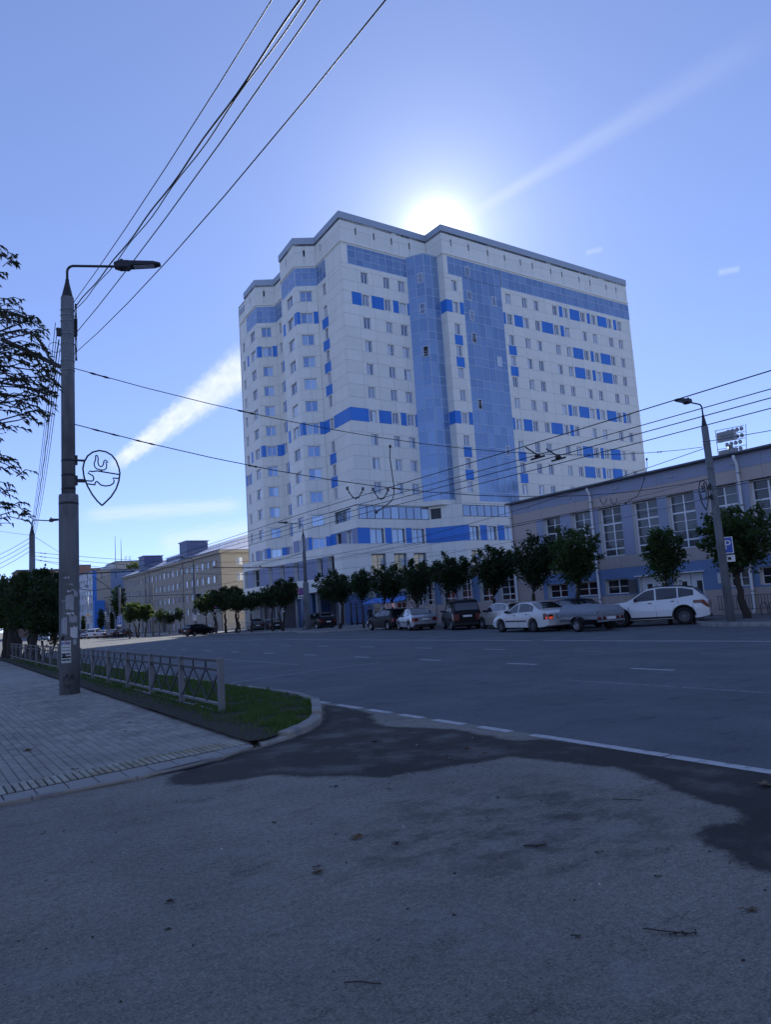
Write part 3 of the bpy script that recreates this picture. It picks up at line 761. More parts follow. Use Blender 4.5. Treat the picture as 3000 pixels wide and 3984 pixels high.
    window(F1, 1.45, 5.95, 12.35, 13.8, rv=.25, m='dark_mullion', cols=(.25, .5, .75), pane='sky_glass'); window(F1, 1.6, 2.95, 9.4, 11.05, rv=.3, m='dark_mullion', pane='dark_glass'); window(F1, 4.4, 5.9, 9.4, 11.05, rv=.3, m='upvc', cols=(.33, .66), rows=(.3,), pane='pane')
    FM = Face(T, A, N); cols = [(2.8, 3.82), (6.25, 7.2), (8.6, 9.65)]
    bl = [(a, c, SR(i), 'cladding_blue') for i in (1,) for a, c in ((1.25, 2.7), (4.2, 6.1), (7.55, 8.45), (9.85, 10.15))] + [(a, c, SR(6), 'cladding_blue') for a, c in ((0, 2.7), (4.2, 6.1), (7.55, 8.45), (9.85, 10.15))]
    do(FM, 10, cols, bl, (.95, 10.3), 8, 2.28, slit=(2.4, 5.2, 8.0, 10.9), extra_open=[(10.3, FM.L, 14.4, 44.6, 'bay', .02)])
    # lower storeys of this face
    b3 = [(1.75, 3.8), (5.05, 6.95), (8.1, 10.0)]
    wall(FM, [(12.3, 13.95), (11.2, 12.3), (9.25, 11.2)], [(.3, 10.9, 12.3, 13.85, 'g', .05)] + [(a, c, 9.3, 11.1, 'w', .25) for a, c in b3], [(0, 1.75, 10.2, 'cladding_blue'), (3.95, 4.95, 10.2, 'cladding_blue'), (7.1, 8.0, 10.2, 'cladding_blue'), (10.2, 10.9, 10.2, 'cladding_blue')], shell, stuff, [1.8*k for k in range(1, 7)])
    curtain(FM, .3, 10.9, [12.3, 13.85], 9, 'ribbon_window', 'dark_mullion', 'sky_glass')
    for a, c in b3: window(FM, a, c, 9.3, 11.1, rv=.25, m='dark_mullion', pane='sky_glass')
    # notch return wall and the glazed bay
    FN = Face(T, N, W); do(FN, 10, [], [(0, FN.L, SR(i), 'cladding_blue') for i in (1, 6)], slit=(), cutw=3.6)
    B0, B1, B2 = (12.25, -.02), (13.5, -2.1), (15.75, -2.2)
    zs = [14.6]
    for i in range(9, -1, -1): zs += [16.1+3*(9-i)-.05, 17.45+3*(9-i)]
    zs = [14.6] + [z for i in range(11) for z in (15.75+3*i, 17.6+3*i)][:21] + [47.3]
    zs = sorted(set(round(z, 2) for z in zs if z <= 47.3))
    G1 = Face(T, B0, B1); curtain(G1, 0, G1.L, zs, 2); G2 = Face(T, B1, B2); curtain(G2, 0, G2.L, zs, 2)
    sof = MB(); sof.prism([B0, B1, B2, (15.75, -.05)], 13.95, 14.6, bottom=True); sof.build('bay_base', 'cladding', T)
    cap = MB(); cap.prism([B0, B1, B2, (15.75, -.05)], 47.28, 47.42, bottom=True); cap.build('bay_cap', 'parapet_metal', T)
    # right wing
    FW = Face(T, W, WR); o = 15.8
    wcols = [(a-o, a-o+.95) for a in (26.7, 29.9, 32.2, 36.1, 38.4, 42.2, 44.6, 48.4, 50.75)]
    sc = (16.95-o, 17.85-o)
    PA = [(37.45, 38.2), (39.75, 41.95), (43.6, 44.3), (46.0, 48.2), (49.8, 50.5)]; PB = [(25.97, 26.4), (28.05, 29.7), (33.5, 35.85), (37.4, 38.15)]; PC = [(39.7, 41.95), (43.6, 44.3), (45.9, 48.2)]
    bl = []
    for i, pat in {0: PA, 1: PB, 2: PC, 3: PC, 5: PA, 6: PB, 7: PC, 8: PC}.items(): bl += [(a-o, c-o, SR(i), 'cladding_blue') for a, c in pat]
    for i in (2, 3, 7, 8): bl += [(26.5-o, 27.95-o, SS(i), 'cladding_blue'), (16.8-o, 18.15-o, SS(i), 'cladding_blue')]
    for i in (1, 6): bl += [(0, 16.8-o, SR(i), 'cladding_blue'), (18.1-o, 18.8-o, SR(i), 'cladding_blue')]
    do(FW, 10, [sc]+wcols, bl, None, 0, 2.35, slit=[u-o for u in (17.4, 20.5, 24, 27.2, 30.3, 32.7, 36.5, 38.9, 42.7, 45.2, 49, 51.4)], extra_open=[(.7, FW.L, 44.62, 47.1, 'g', .02), (18.85-o, 25.9-o, 14.3, 44.62, 'g', .02)])
    wz = [z for i in range(10) for z in (14.3+3.03*i, 15.45+3.03*i)] + [44.62]
    curtain(FW, 18.85-o, 25.9-o, wz, 6)
    # opened and reframed sashes within the glass strips
    for dd, zz, pm in ((3.75, 45.0, 'pane'), (3.75, 41.6, 'pane'), (3.9, 38.8, 'pane'), (3.95, 35.7, 'dark_glass'), (4.0, 26.6, 'dark_glass'), (8.2, 41.6, 'pane'), (8.3, 33.0, 'pane'), (8.35, 20.6, 'pane')): window(FW, dd, dd+.8, zz, zz+1.35, rv=-.03, cols=(), rows=(.5,) if pm == 'dark_glass' else (), pane=pm)
    for dd, zz, pm in ((1.45, 39.2, 'pane'), (1.5, 33.4, 'dark_glass'), (1.45, 43.4, 'pane')): window(G1, dd, dd+.75, zz, zz+1.4, rv=-.03, cols=(), rows=(.5,), pane=pm)
    curtain(FW, .7, 10.1, [44.62, 46.2, 47.1], 8); curtain(FW, 10.35, FW.L, [44.62, 46.0, 47.1], 23, name='glass_band')
    wall(FW, [(13.8, 13.98)], [], [], shell, stuff, [2.35*k for k in range(1, 20)])
    # lower right: slanted wall under the bay, then the podium front
    D0, D1 = (13.0, 0), (15.8, -3.4)
    FD = Face(T, D0, D1); wall(FD, [(12.3, 13.95), (11.2, 12.3), (9.25, 11.2), (8.1, 9.25), (5.5, 8.1), (.2, 5.5)], [(.25, 1.6, 12.3, 13.6, 'w', .3)], [(0, FD.L, 10.2, 'cladding_blue')], shell, stuff, [1.5, 3.0])
    window(FD, .25, 1.6, 12.3, 13.6, rv=.3, m='dark_mullion', pane='dark_glass')
    FL = Face(T, D1, (40, -3.4)); w4 = [(.95+3.05*k, 2.45+3.05*k) for k in range(7)]
    wall(FL, [(12.35, 13.8), (11.2, 12.35), (9.25, 11.2), (8.1, 9.25), (5.5, 8.1), (.2, 5.5)], [(0.05, 23, 12.35, 13.75, 'g', .05)] + [(a, c, 9.3, 11.05, 'w', .25) for a, c in w4] + [(a, c, 5.6, 8.0, 'w', .25) for a, c in w4],
         [(0, .9, 10.2, 'cladding_blue')] + [(c+.2, c+1.4, 10.2, 'cladding_blue') for a, c in w4], shell, stuff, [2.0*k for k in range(1, 12)])
    curtain(FL, .05, 23, [12.35, 13.75], 19, 'ribbon_window', 'dark_mullion', 'sky_glass')
    for a, c in w4: window(FL, a, c, 9.3, 11.05, rv=.25, m='dark_mullion', pane='sky_glass'); window(FL, a, c, 5.6, 8.0, rv=.25, m='dark_mullion', rows=(.45,), pane='sky_glass')
    # podium: right end and street front with its row of deep windows, canopy, recessed ground floor
    FP = Face(T, (-.3, 0), D0); b4 = [(a+2.4, c+2.45) for a, c in b3]
    wall(FP, [(8.1, 9.2), (5.5, 8.1), (3.4, 5.5)], [(a, c, 5.6, 8.05, 'w', .3) for a, c in b4], [], shell, stuff, [1.85*k for k in range(1, 8)])
    wall(FP, [(.0, 3.4)], [(4.6, 8.2, .05, 2.9, 'door', .4)], [(0, FP.L, 1.5, 'podium_blue')], shell, stuff, [2.2, 4.4, 6.6, 8.8, 11])
    for a, c in b4: window(FP, a, c, 5.6, 8.05, rv=.3, m='dark_mullion', rows=(.62,), pane='sky_glass')
    FB = Face(T, (-.3, 28.4), (-.3, 0)); L = FB.L
    pw = [(28.4-v1, 28.4-v0) for v0, v1 in ((1.8, 3.3), (4.65, 6.0), (10.9, 12.15), (15.0, 16.3), (18.6, 19.85), (22.6, 25.1), (26.75, 27.85))]
    pl = sorted(pw); lil = []; e = .9
    for a, c in pl:
        lil.append((e, a, 6.8, 'cladding_lilac')); e = c
    lil = [q for q in lil if q[1]-q[0] > .3]
    wall(FB, [(8.1, 9.2), (5.6, 8.1), (3.95, 5.6)], [(a, c, 5.65, 8.05, 'w', .5) for a, c in pw], lil, shell, stuff, [2.4*k for k in range(1, 12)])
    for a, c in pw: window(FB, a, c, 5.65, 8.05, rv=.5, m='upvc', cols=(.5,), rows=(.35,), pane='dark_glass')
    lidm = MB(); lidm.prism([(-.32, -.02), (13.0, -.02), (13.0, .4), (4.2, .4), (4.2, 29), (-.32, 28.42)], 9.2, 9.28); lidm.build('terrace', 'cladding', T)
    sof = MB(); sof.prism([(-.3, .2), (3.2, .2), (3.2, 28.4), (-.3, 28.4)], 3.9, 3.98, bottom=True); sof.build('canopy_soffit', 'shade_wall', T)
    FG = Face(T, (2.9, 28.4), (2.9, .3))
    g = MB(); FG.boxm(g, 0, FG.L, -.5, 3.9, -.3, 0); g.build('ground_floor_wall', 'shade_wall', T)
    for k, (a, c) in enumerate([(1, 3.4), (4.2, 6.6), (12.2, 14.2), (14.8, 16.8), (21.0, 22.4), (22.8, 24.2), (24.6, 26.0)]):
        window(FG, a, c, -.3, 2.6, rv=-.05, m='upvc' if k % 2 else 'dark_mullion', cols=(.33, .66), rows=(.7,), pane='pane')
    for v in (2.0, 7.5, 13.0, 19.0, 24.5): q = MB(); q.box(.2, .65, v-.25, v+.25, -.5, 3.9); q.build('pillar', 'grey_plaster', T)
    dk = MB(); dk.box(.4, 2.9, 9.0, 13.0, -.5, 3.9); dk.build('entrance_lobby', 'podium_blue', T)
    # roof, parapet, cornice
    outline = [e1, e0, l3, l2, l1, m4, m3, m2, m1, A, N, W, WR]
    band(T, 'parapet', outline[2:], 50.45, 51.35, .12, .25, 'parapet_metal')
    band(T, 'parapet', outline[:3], 48.9, 49.7, .1, .25, 'parapet_metal')
    band(T, 'cornice', outline, 47.32, 47.55, .14, .2, 'cladding')
    full = outline + [(54, 12.5), (19, 12.5), (19, 31), (1.9, 31)]
    r = MB(); r.prism(full, 50.2, 50.44); r.build('roof', 'roof_sheet', T)
    bk = MB()
    for p, q in zip([WR, (54, 12.5), (19, 12.5), (19, 31)], [(54, 12.5), (19, 12.5), (19, 31), (1.9, 31)]):
        bk.add([(*p, -.5), (*q, -.5), (*q, 50.44), (*p, 50.44)], [(0, 1, 2, 3)])
    bk.add([(54, -3.4, -.5), (54, 12.5, -.5), (54, 12.5, 50.44), (54, -3.4, 50.44)], [(0, 1, 2, 3)])
    bk.add([(-.3, 28.4, -.5), (4, 28.4, -.5), (4, 28.4, 9.2), (-.3, 28.4, 9.2)], [(0, 1, 2, 3)])
    bk.build('back_wall', 'cladding', T)
    for px, py, w, d, h in ((22, 5, 4, 4, 1.6), (8, 16, 5, 5, .9)): q = MB(); q.box(px, px+w, py, py+d, 50.44, 50.44+h); q.build('roof_box', 'parapet_metal', T)
    shell.build('wall', ['cladding_joint', 'reveal_white'], T); tag(stuff.build('cladding_panels', 'cladding', T), kind='stuff'); back.build('slot_backing', 'dark_mullion', T)
    return T
TOWER = tower()

# ---- sports hall with tall barred windows, and its low annexe
def hall():
    Hh = thing('sports_hall', 'two storey beige and lilac hall with tall white framed windows along the pavement', 'hall', (0, 0, 0))
    X = 34.5; Y0 = 37.93; f = Face(Hh, (X, Y0), (X, 6)); D = lambda y: Y0-y
    shell, stuff = MB(), MB()
    up = [(34.9, 33.36), (32.45, 30.9), (30.27, 28.58), (27.8, 26.08), (25.46, 23.77), (23.05, 21.37), (20.72, 19.05), (18.3, 16.65), (15.9, 14.3), (13.4, 11.8), (11, 9.4)]
    lo = [(35.0, 33.28), (32.65, 30.9), (30.3, 28.58), (22.4, 21.3), (20.75, 19.1), (18.3, 16.7), (15.9, 14.3)]
    drs = [(27.85, 25.95), (25.6, 23.8)]
    ops = [(D(a), D(c), 3.66, 6.57, 'u', .32) for a, c in up] + [(D(a), D(c), 1.48, 2.34, 'l', .28) for a, c in lo] + [(D(a), D(c), .13, 2.36, 'd', .35) for a, c in drs]
    zones = []
    for (a, c), (a2, c2) in zip(up, up[1:]): zones.append((D(c), D(a2), 5.0, 'hall_lilac'))
    zones.append((D(35.5), D(34.9), 5.0, 'hall_lilac')); zones.append((0, f.L, 7.6, 'hall_lilac'))
    zones.append((D(35.4), f.L, 2.6, 'hall_blue')); zones.append((D(35.4), D(28.0), 2.0, 'hall_blue')); zones.append((D(28.0), f.L, 2.0, 'hall_blue'))
    cuts = [3.0*k for k in range(1, 12)]
    wall(f, [(7.25, 7.95), (6.57, 7.25), (3.66, 6.57), (2.95, 3.66), (2.34, 2.95), (1.4, 2.34), (.1, 1.4)], ops, [(a, c, z, m) for a, c, z, m in zones], shell, stuff, cuts, gap=.012, panel_mat='hall_beige', joint=.02, own=False)
    for a, c in up: window(f, D(a), D(c), 3.66, 6.57, rv=.3, cols=(.5,), rows=(.155, .325, .5, .66, .835), thick_rows=(.155, .66), mull=.085, fw=.07, pane='hall_glass', sill='white_paint')
    for a, c in lo: window(f, D(a), D(c), 1.48, 2.34, rv=.26, cols=(.5,), rows=(.5,), mull=.08, fw=.06, pane='dark_glass', sill='white_paint')
    for a, c in drs:
        w = (a-c)/2
        for k in range(2):
            d0 = D(a)+w*k+.02; q = MB(); f.boxm(q, d0, d0+w-.04, .14, 2.32, -.32, -.26); dr = q.build('door', 'white_paint', Hh)
            g = MB(); f.boxm(g, d0+w*.36, d0+w*.7, .95, 1.92, -.27, -.25); g.build('door_glass', 'dark_glass', dr)
            g = MB(); f.boxm(g, d0+(w-.1 if k == 0 else .06), d0+(w-.06 if k == 0 else .1), 1.0, 1.3, -.26, -.22); g.build('handle', 'black_trim', dr)
    q = MB(); f.boxm(q, D(28.05), D(23.65), 2.36, 2.42, 0, .12); q.build('door_hood', 'white_paint', Hh)
    q = MB(); f.boxm(q, D(28.46), D(27.96), 1.5, 2.25, 0, .16); q.build('meter_box', 'bumper_grey', Hh)
    q = MB(); f.boxm(q, D(22.95), D(22.5), 1.7, 2.2, 0, .05); q.build('notice_board', 'paper', Hh)
    q = MB(); q.prism([(X-.28, 5.9), (62, 5.9), (62, Y0+.1), (X-.28, Y0+.1)], 7.95, 8.06, bottom=True); q.build('roof', 'roof_sheet', Hh)
    q = MB(); q.tube([(X-.3, Y0+.1, 8.0), (X-.3, 5.9, 8.0)], .07, 8); q.build('gutter', 'roof_sheet', Hh)
    q = MB(); q.box(X+.28, 62, 5.95, Y0-.02, 0, 7.95, skip='l'); q.build('side_wall', 'hall_beige', Hh)
    for y in (37.8, 30.66, 21.12, 13.7):
        q = MB(); q.tube([(X-.3, y, 7.9), (X-.3, y, 7.75), (X-.12, y, 7.5), (X-.12, y, .35), (X-.3, y, .16)], .075, 8); pp = q.build('downpipe', 'white_paint', Hh)
        for z in (1.2, 3.3, 5.4, 7.0): q = MB(); q.box(X-.2, X, y-.09, y+.09, z, z+.05); q.build('bracket', 'galvanised', pp)
    q = MB()
    for k in range(26): q.bar((X-.4, 22.8-.16*k, .35), (X-.4, 22.8-.16*k, 1.05), .015)
    q.bar((X-.4, 22.9, 1.05), (X-.4, 18.7, 1.05), .02); q.bar((X-.4, 22.9, .4), (X-.4, 18.7, .4), .02); q.build('pit_railing', 'dark_steel', Hh)
    for k in range(5):
        q = MB(); y = 20.1-.42*k; q.tube([(33.2, y, .13), (33.2, y, .55), (33.2, y-.08, .68), (33.2, y-.24, .68), (33.2, y-.32, .55), (33.2, y-.32, .13)], .018, 6)
        tag(q.build('bicycle_rack', 'dark_steel'), ['nearest', 'second', 'middle', 'fourth', 'farthest'][4-k]+' dark bicycle hoop from the right edge, beside the hall downpipe', 'bicycle rack', 'bicycle racks beside the hall')
    for k in range(7): q = MB(); q.box(X-.06, X, 36.0-3.7*k, 36.35-3.7*k, 7.5, 7.6); q.build('wall_bracket', 'galvanised', Hh)
    shell.build('wall', ['cladding_joint', 'reveal_white'], Hh); tag(stuff.build('facade_tiles', 'hall_beige', Hh), kind='stuff')
    # low annexe
    An = thing('hall_annexe', 'low single storey beige annexe with barred windows between hall and tower', 'annexe', (0, 0, 0))
    Y1 = 51.2; f = Face(An, (X+.02, Y1), (X+.02, Y0+.02)); D = lambda y: Y1-y; shell, stuff = MB(), MB()
    wn = [(49.9, 48.95), (48.62, 47.45), (46.45, 44.78), (44.25, 42.85), (41.85, 40.4), (39.75, 38.15)]
    ops = [(D(a), D(c), 1.53, 3.4, 'u', .3) for a, c in wn]; zones = [(D(c), D(a2), 2.5, 'hall_blue' if k % 2 else 'hall_lilac') for k, ((a, c), (a2, c2)) in enumerate(zip(wn, wn[1:]))]
    wall(f, [(3.4, 4.1), (1.53, 3.4), (.0, 1.53)], ops, zones, shell, stuff, [3, 6, 9, 12], gap=.012, panel_mat='hall_beige', joint=.02, own=False)
    for a, c in wn: window(f, D(a), D(c), 1.53, 3.4, rv=.28, cols=(.5,), rows=(.22, .48, .74), thick_rows=(.22,), mull=.07, pane='dark_glass', sill='white_paint')
    q = MB(); q.prism([(X-.25, Y0+.12), (50, Y0+.12), (50, Y1+.3), (X-.25, Y1+.3)], 4.1, 4.2, bottom=True); q.build('roof', 'roof_sheet', An)
    q = MB(); q.box(X+.32, 50, Y0+.05, Y1, 0, 4.1, skip='l'); q.build('side_wall', 'hall_beige', An)
    q = MB(); q.box(X, X+.35, Y1-.01, Y1+.02, -.2, 4.1); q.build('end_wall', 'hall_beige', An)
    for y in (47.2, 42.6):
        q = MB(); q.tube([(X-.25, y, 4.08), (X-.1, y, 3.85), (X-.1, y, .2)], .07, 8); q.build('downpipe', 'white_paint', An)
    q = MB(); f.boxm(q, D(50.9), D(50.3), .9, 1.45, 0, .04); q.build('notice_board', 'paper', An)
    shell.build('wall', ['cladding_joint', 'reveal_white'], An); tag(stuff.build('facade_tiles', 'hall_beige', An), kind='stuff')
    # blue awning entrance kiosk against the annexe end
    K = thing('entrance_kiosk', 'small glazed entrance under a blue corrugated awning at the annexe end', 'entrance', (0, 0, 0))
    q = MB(); q.box(34.9, 38, 51.6, 57.2, -.2, 2.25); q.build('kiosk_wall', 'white_plaster', K)
    aw = MB(); n = 26
    for k in range(n):
        y0, y1 = 51.3+6.4*k/n, 51.3+6.4*(k+1)/n; zc = .0
        aw.add([(33.9, y0, 1.98), (33.9, (y0+y1)/2, 2.02), (33.9, y1, 1.98), (35.2, y1, 2.42), (35.2, (y0+y1)/2, 2.46), (35.2, y0, 2.42)], [(0, 1, 4, 5), (1, 2, 3, 4)])
    aw.build('awning', 'cladding_blue', K)
    fk = Face(K, (34.88, 57.2), (34.88, 51.6))
    window(fk, .1, 1.3, -.1, 1.95, rv=-.04, cols=(), rows=(.45, .72), pane='dark_glass'); window(fk, 1.7, 3.6, .3, 1.95, rv=-.04, cols=(.33, .66), rows=(.7,), pane='pane')
    window(fk, 3.9, 5.4, .3, 1.95, rv=-.04, cols=(.5,), rows=(.7,), pane='dark_glass')
hall()

# ---- yellow four storey block down the street
def yellow():
    Bd = thing('yellow_block', 'long yellow plastered block with blue roof boxes beyond the tower', 'building', (0, 0, 0))
    X, Y0, Y1 = 47.0, 128.7, 201.5; f = Face(Bd, (X, Y1), (X, Y0)); D = lambda y: Y1-y; shell, stuff = MB(), MB()
    tops = [12.15, 9.37, 6.55, 3.78, .98]
    ops = []
    R = random.Random(5)
    for t in tops:
        for i in range(22):
            a = 1.1*(121.45+2.93*i) ; c = 1.1*(119.85+2.93*i)
            if a > Y1-.5: continue
            if t < 2 and 10 <= i <= 13: continue
            ops.append((D(a), D(c), t-1.3, t, 'w', .22))
    wall(f, [(12.3, 13.2), (10.8, 12.3), (9.5, 10.8), (8.0, 9.5), (6.7, 8.0), (5.2, 6.7), (3.9, 5.2), (2.4, 3.9), (1.1, 2.4), (-1.2, 1.1)], ops, [], shell, stuff, [], gap=.0, panel_mat='yellow_plaster', joint=.01, own=False)
    for k, o in enumerate(ops): window(f, o[0]+.28, o[1], o[2], o[3], rv=.14, pane='pane', cols=(.5,), sill='white_paint')
    # rusticated brick piers next to every other window bay
    pr = MB()
    for o in ops[::1]:
        if R.random() < .75:
            for z in range(4): f.boxm(pr, o[1]+.1, min(o[1]+1.1, f.L), o[2]+.33*z, o[2]+.33*z+.24, -.01, .02)
    tag(pr.build('brick_courses', 'brick_reveal', Bd), kind='stuff')
    fe = Face(Bd, (X, Y0), (X+16, Y0)); eo = [(2.9, 4.2, z-1.4, z, 'w', .2) for z in (12.4, 9.55, 6.7, 3.9)] + [(7.4, 8.7, z-1.4, z, 'w', .2) for z in (12.4, 9.55, 6.7, 3.9)]
    wall(fe, [(12.3, 13.2), (10.8, 12.3), (9.5, 10.8), (8.0, 9.5), (6.7, 8.0), (5.2, 6.7), (3.9, 5.2), (2.4, 3.9), (-1.2, 2.4)], eo, [], shell, stuff, [], gap=0, panel_mat='yellow_plaster', joint=.01, own=False)
    for o in eo: window(fe, o[0], o[1], o[2], o[3], rv=.14, pane='pane', sill='white_paint')
    q = MB(); q.box(X+.3, X+16, Y0+.3, Y1, -1, 13.2, skip='lf'); q.build('back_wall', 'yellow_plaster', Bd)
    band(Bd, 'cornice', [(X, Y1), (X, Y0), (X+16, Y0)], 13.2, 13.75, .45, .2, 'yellow_plaster')
    q = MB(); e = .6
    rz0, rz1 = 13.75, 17.3
    V = [(X-e, Y0-e, rz0), (X+16, Y0-e, rz0), (X+16, Y1, rz0), (X-e, Y1, rz0), (X+8, Y0+6, rz1), (X+8, Y1-6, rz1)]
    q.add(V, [(0, 1, 4), (1, 2, 5, 4), (2, 3, 5), (3, 0, 4, 5)]); q.build('roof', 'pale_blue_roof', Bd)
    for ya, yb, xa, h in ((148.6, 153.5, 47.2, 17.35), (181.5, 186.5, 47.2, 17.35)):
        b = MB(); b.box(xa, xa+4.4, ya, yb, 13.8, h); s = b.build('roof_box', 'blue_roof', Bd)
        c = MB(); c.box(xa-.25, xa+4.65, ya-.25, yb+.25, h+.12, h+.28); c.box(xa-.05, xa+.05, ya, yb, h, h+.12); c.build('box_lid', 'pale_blue_roof', s)
    b = MB(); b.box(49.5, 53, 155, 171, 14.3, 15.9); b.build('roof_box', 'blue_roof', Bd)
    q = MB(); q.lathe([(.9, 17.0), (.9, 17.7), (1.3, 17.75), (.1, 18.3)], (58, 139, 0), 8); q.build('roof_vent', 'blue_roof', Bd)
    rl = MB()
    for k in range(int((Y1-Y0)/1.5)):
        y = Y0-.3+1.5*k; rl.bar((X-.3, y, 13.75), (X-.3, y, 14.75), .035)
    for z in (14.25, 14.75): rl.bar((X-.3, Y0-.3, z), (X-.3, Y1, z), .03)
    for k in range(8): rl.bar((X-.3+1.2*k, Y0-.3, 13.75+.25*k), (X-.3+1.2*k, Y0-.3, 14.75+.25*k), .035)
    rl.bar((X-.3, Y0-.3, 14.75), (X+8, Y0-.3, 16.5), .03); rl.build('roof_railing', 'galvanised', Bd)
    for y in (128.9, 151, 176.5, 180): q = MB(); q.tube([(X-.35, y, 13.3), (X-.1, y, 12.8), (X-.1, y, -.5)], .08, 6); q.build('downpipe', 'grey_plaster', Bd)
    q = MB(); q.box(44.2, X, 160.5, 174, 2.0, 3.1); q.build('porch_roof', 'roof_sheet', Bd)
    for y in (160.8, 165, 169.3, 173.7): q = MB(); q.box(44.4, 44.65, y, y+.25, -1, 2.0); q.build('porch_post', 'grey_plaster', Bd)
    q = MB(); q.box(X-.06, X, 164, 166.4, -.9, 1.8); q.build('door', 'dark_steel', Bd); q = MB(); q.box(X-.06, X, 167.4, 169.6, -.9, 1.8); q.build('door', 'beige_plaster', Bd)
    shell.build('wall', ['cladding_joint', 'reveal_white'], Bd); tag(stuff.build('plaster_wall', 'yellow_plaster', Bd), kind='stuff')
yellow()

# ---- buildings closing the street
def far_blocks():
    W_ = thing('office_block', 'white office block with beige gable and blue stripes closing the street', 'office block', (0, 0, 0))
    f = Face(W_, (40, 262), (40, 205)); sh, st = MB(), MB(); ops = []
    for zt in (14.1, 10.9, 7.6, 4.3):
        for k in range(14): ops.append((57-1.0-3.9*k-2.8, 57-1.0-3.9*k, zt-1.9, zt, 'w', .25))
    wall(f, [(14.4, 15.9), (12.0, 14.4), (11.2, 12.0), (8.8, 11.2), (7.9, 8.8), (5.5, 7.9), (4.6, 5.5), (2.2, 4.6), (-1, 2.2)], ops, [], sh, st, [], gap=0, panel_mat='white_plaster', joint=.01, own=False)
    for o in ops: window(f, o[0], o[1], o[2], o[3], rv=.15, pane='pane', cols=(.5,))
    fe = Face(W_, (40, 205), (52.6, 205))
    for d0, d1, z0, z1, o, m, nm in ((0, .95, -1, 15.9, .02, 'cladding_blue', 'blue_stripe'), (.95, 4.55, -1, 15.9, 0, 'beige_plaster', 'gable_wall'), (4.55, 12.6, -1, 15.9, .02, 'hall_blue', 'blue_stripe'), (0, 2.6, -1, 8.1, 1.6, 'cladding_blue', 'stair_block'), (2.7, 5.2, -1, 7.2, .3, 'grey_plaster', 'low_wing')):
        q = MB(); fe.boxm(q, d0, d1, z0, z1, -.3, o); q.build(nm, m, W_)
    window(fe, 3.0, 3.9, 4.2, 6.4, rv=-.34); window(fe, 4.2, 5.0, 4.2, 6.4, rv=-.34)
    q = MB(); q.box(40.3, 52.6, 205.3, 262, -1, 15.9, skip='l'); q.build('back_wall', 'white_plaster', W_)
    q = MB(); q.box(39.8, 52.8, 204.8, 262, 15.9, 16.2); q.build('roof', 'roof_sheet', W_)
    q = MB(); f.boxm(q, 50, 51.2, 12.0, 12.7, 0, .5); q.build('air_conditioner', 'grey_plaster', W_)
    sh.build('wall', ['cladding_joint', 'reveal_white'], W_); tag(st.build('plaster_wall', 'white_plaster', W_), kind='stuff')
    H2 = thing('service_tower', 'flat roofed beige block with two tall aerials behind the office block', 'building', (0, 0, 0))
    q = MB(); q.box(52.1, 66, 232, 246, -1, 20.3); q.build('wall', 'beige_plaster', H2)
    q = MB(); q.box(50.3, 52.1, 233, 246, -1, 19.6); q.build('side_wing', 'white_plaster', H2)
    q = MB(); q.box(51.9, 66.2, 231.8, 246, 20.3, 20.55); q.build('roof', 'roof_sheet', H2)
    for x, y, h in ((52.3, 234, 28.4), (54.0, 234, 27.6)):
        q = MB(); q.tube([(x, y, 20.5), (x, y, 24.5), (x, y, h)], [.10, .08, .05], 6); q.build('aerial_mast', 'dark_steel', H2)
    for x in (55.2, 56.4): q = MB(); q.bar((x, 233.4, 20.5), (x, 233.4, 22.2), .08); q.bar((x-.5, 233.4, 21.7), (x+.5, 233.4, 21.9), .08); q.bar((x-.35, 233.4, 21.2), (x+.35, 233.4, 21.3), .07); q.build('aerial', 'dark_steel', H2)
    Br = thing('brick_block', 'long brown brick block with pale pilasters far behind the street', 'building', (0, 0, 0))
    q = MB(); q.box(30, 62, 275, 290, -1, 21.4); q.build('wall', 'brick_brown', Br)
    q = MB(); q.box(47.5, 53.0, 274.2, 282, -1, 23.0); q.build('stair_tower', 'brick_brown', Br)
    q = MB(); q.box(29.6, 62.3, 274.7, 290, 21.4, 21.8); q.build('roof', 'roof_sheet', Br)
    for x in (34.5, 38.2, 41.6, 45.0, 55): q = MB(); q.box(x, x+.8, 274.6, 275, 0, 21.0); q.build('pilaster', 'beige_plaster', Br)
    Wc = thing('corner_shop', 'low white building with dark ribbon window beyond the lawn trees', 'building', (0, 0, 0))
    q = MB(); q.box(30, 39.9, 228, 245, -1, 10.2); q.build('wall', 'white_plaster', Wc)
    q = MB(); q.box(30.3, 39.6, 227.9, 228.1, 7.4, 9.0); q.build('ribbon_window', 'dark_glass', Wc)
    q = MB(); q.box(29.7, 40, 227.6, 245, 10.2, 10.5); q.build('roof', 'roof_sheet', Wc)
    q = MB(); q.box(30.2, 39.8, 227.7, 228.1, 3.0, 4.6); q.build('shop_front', 'pane', Wc)
far_blocks()
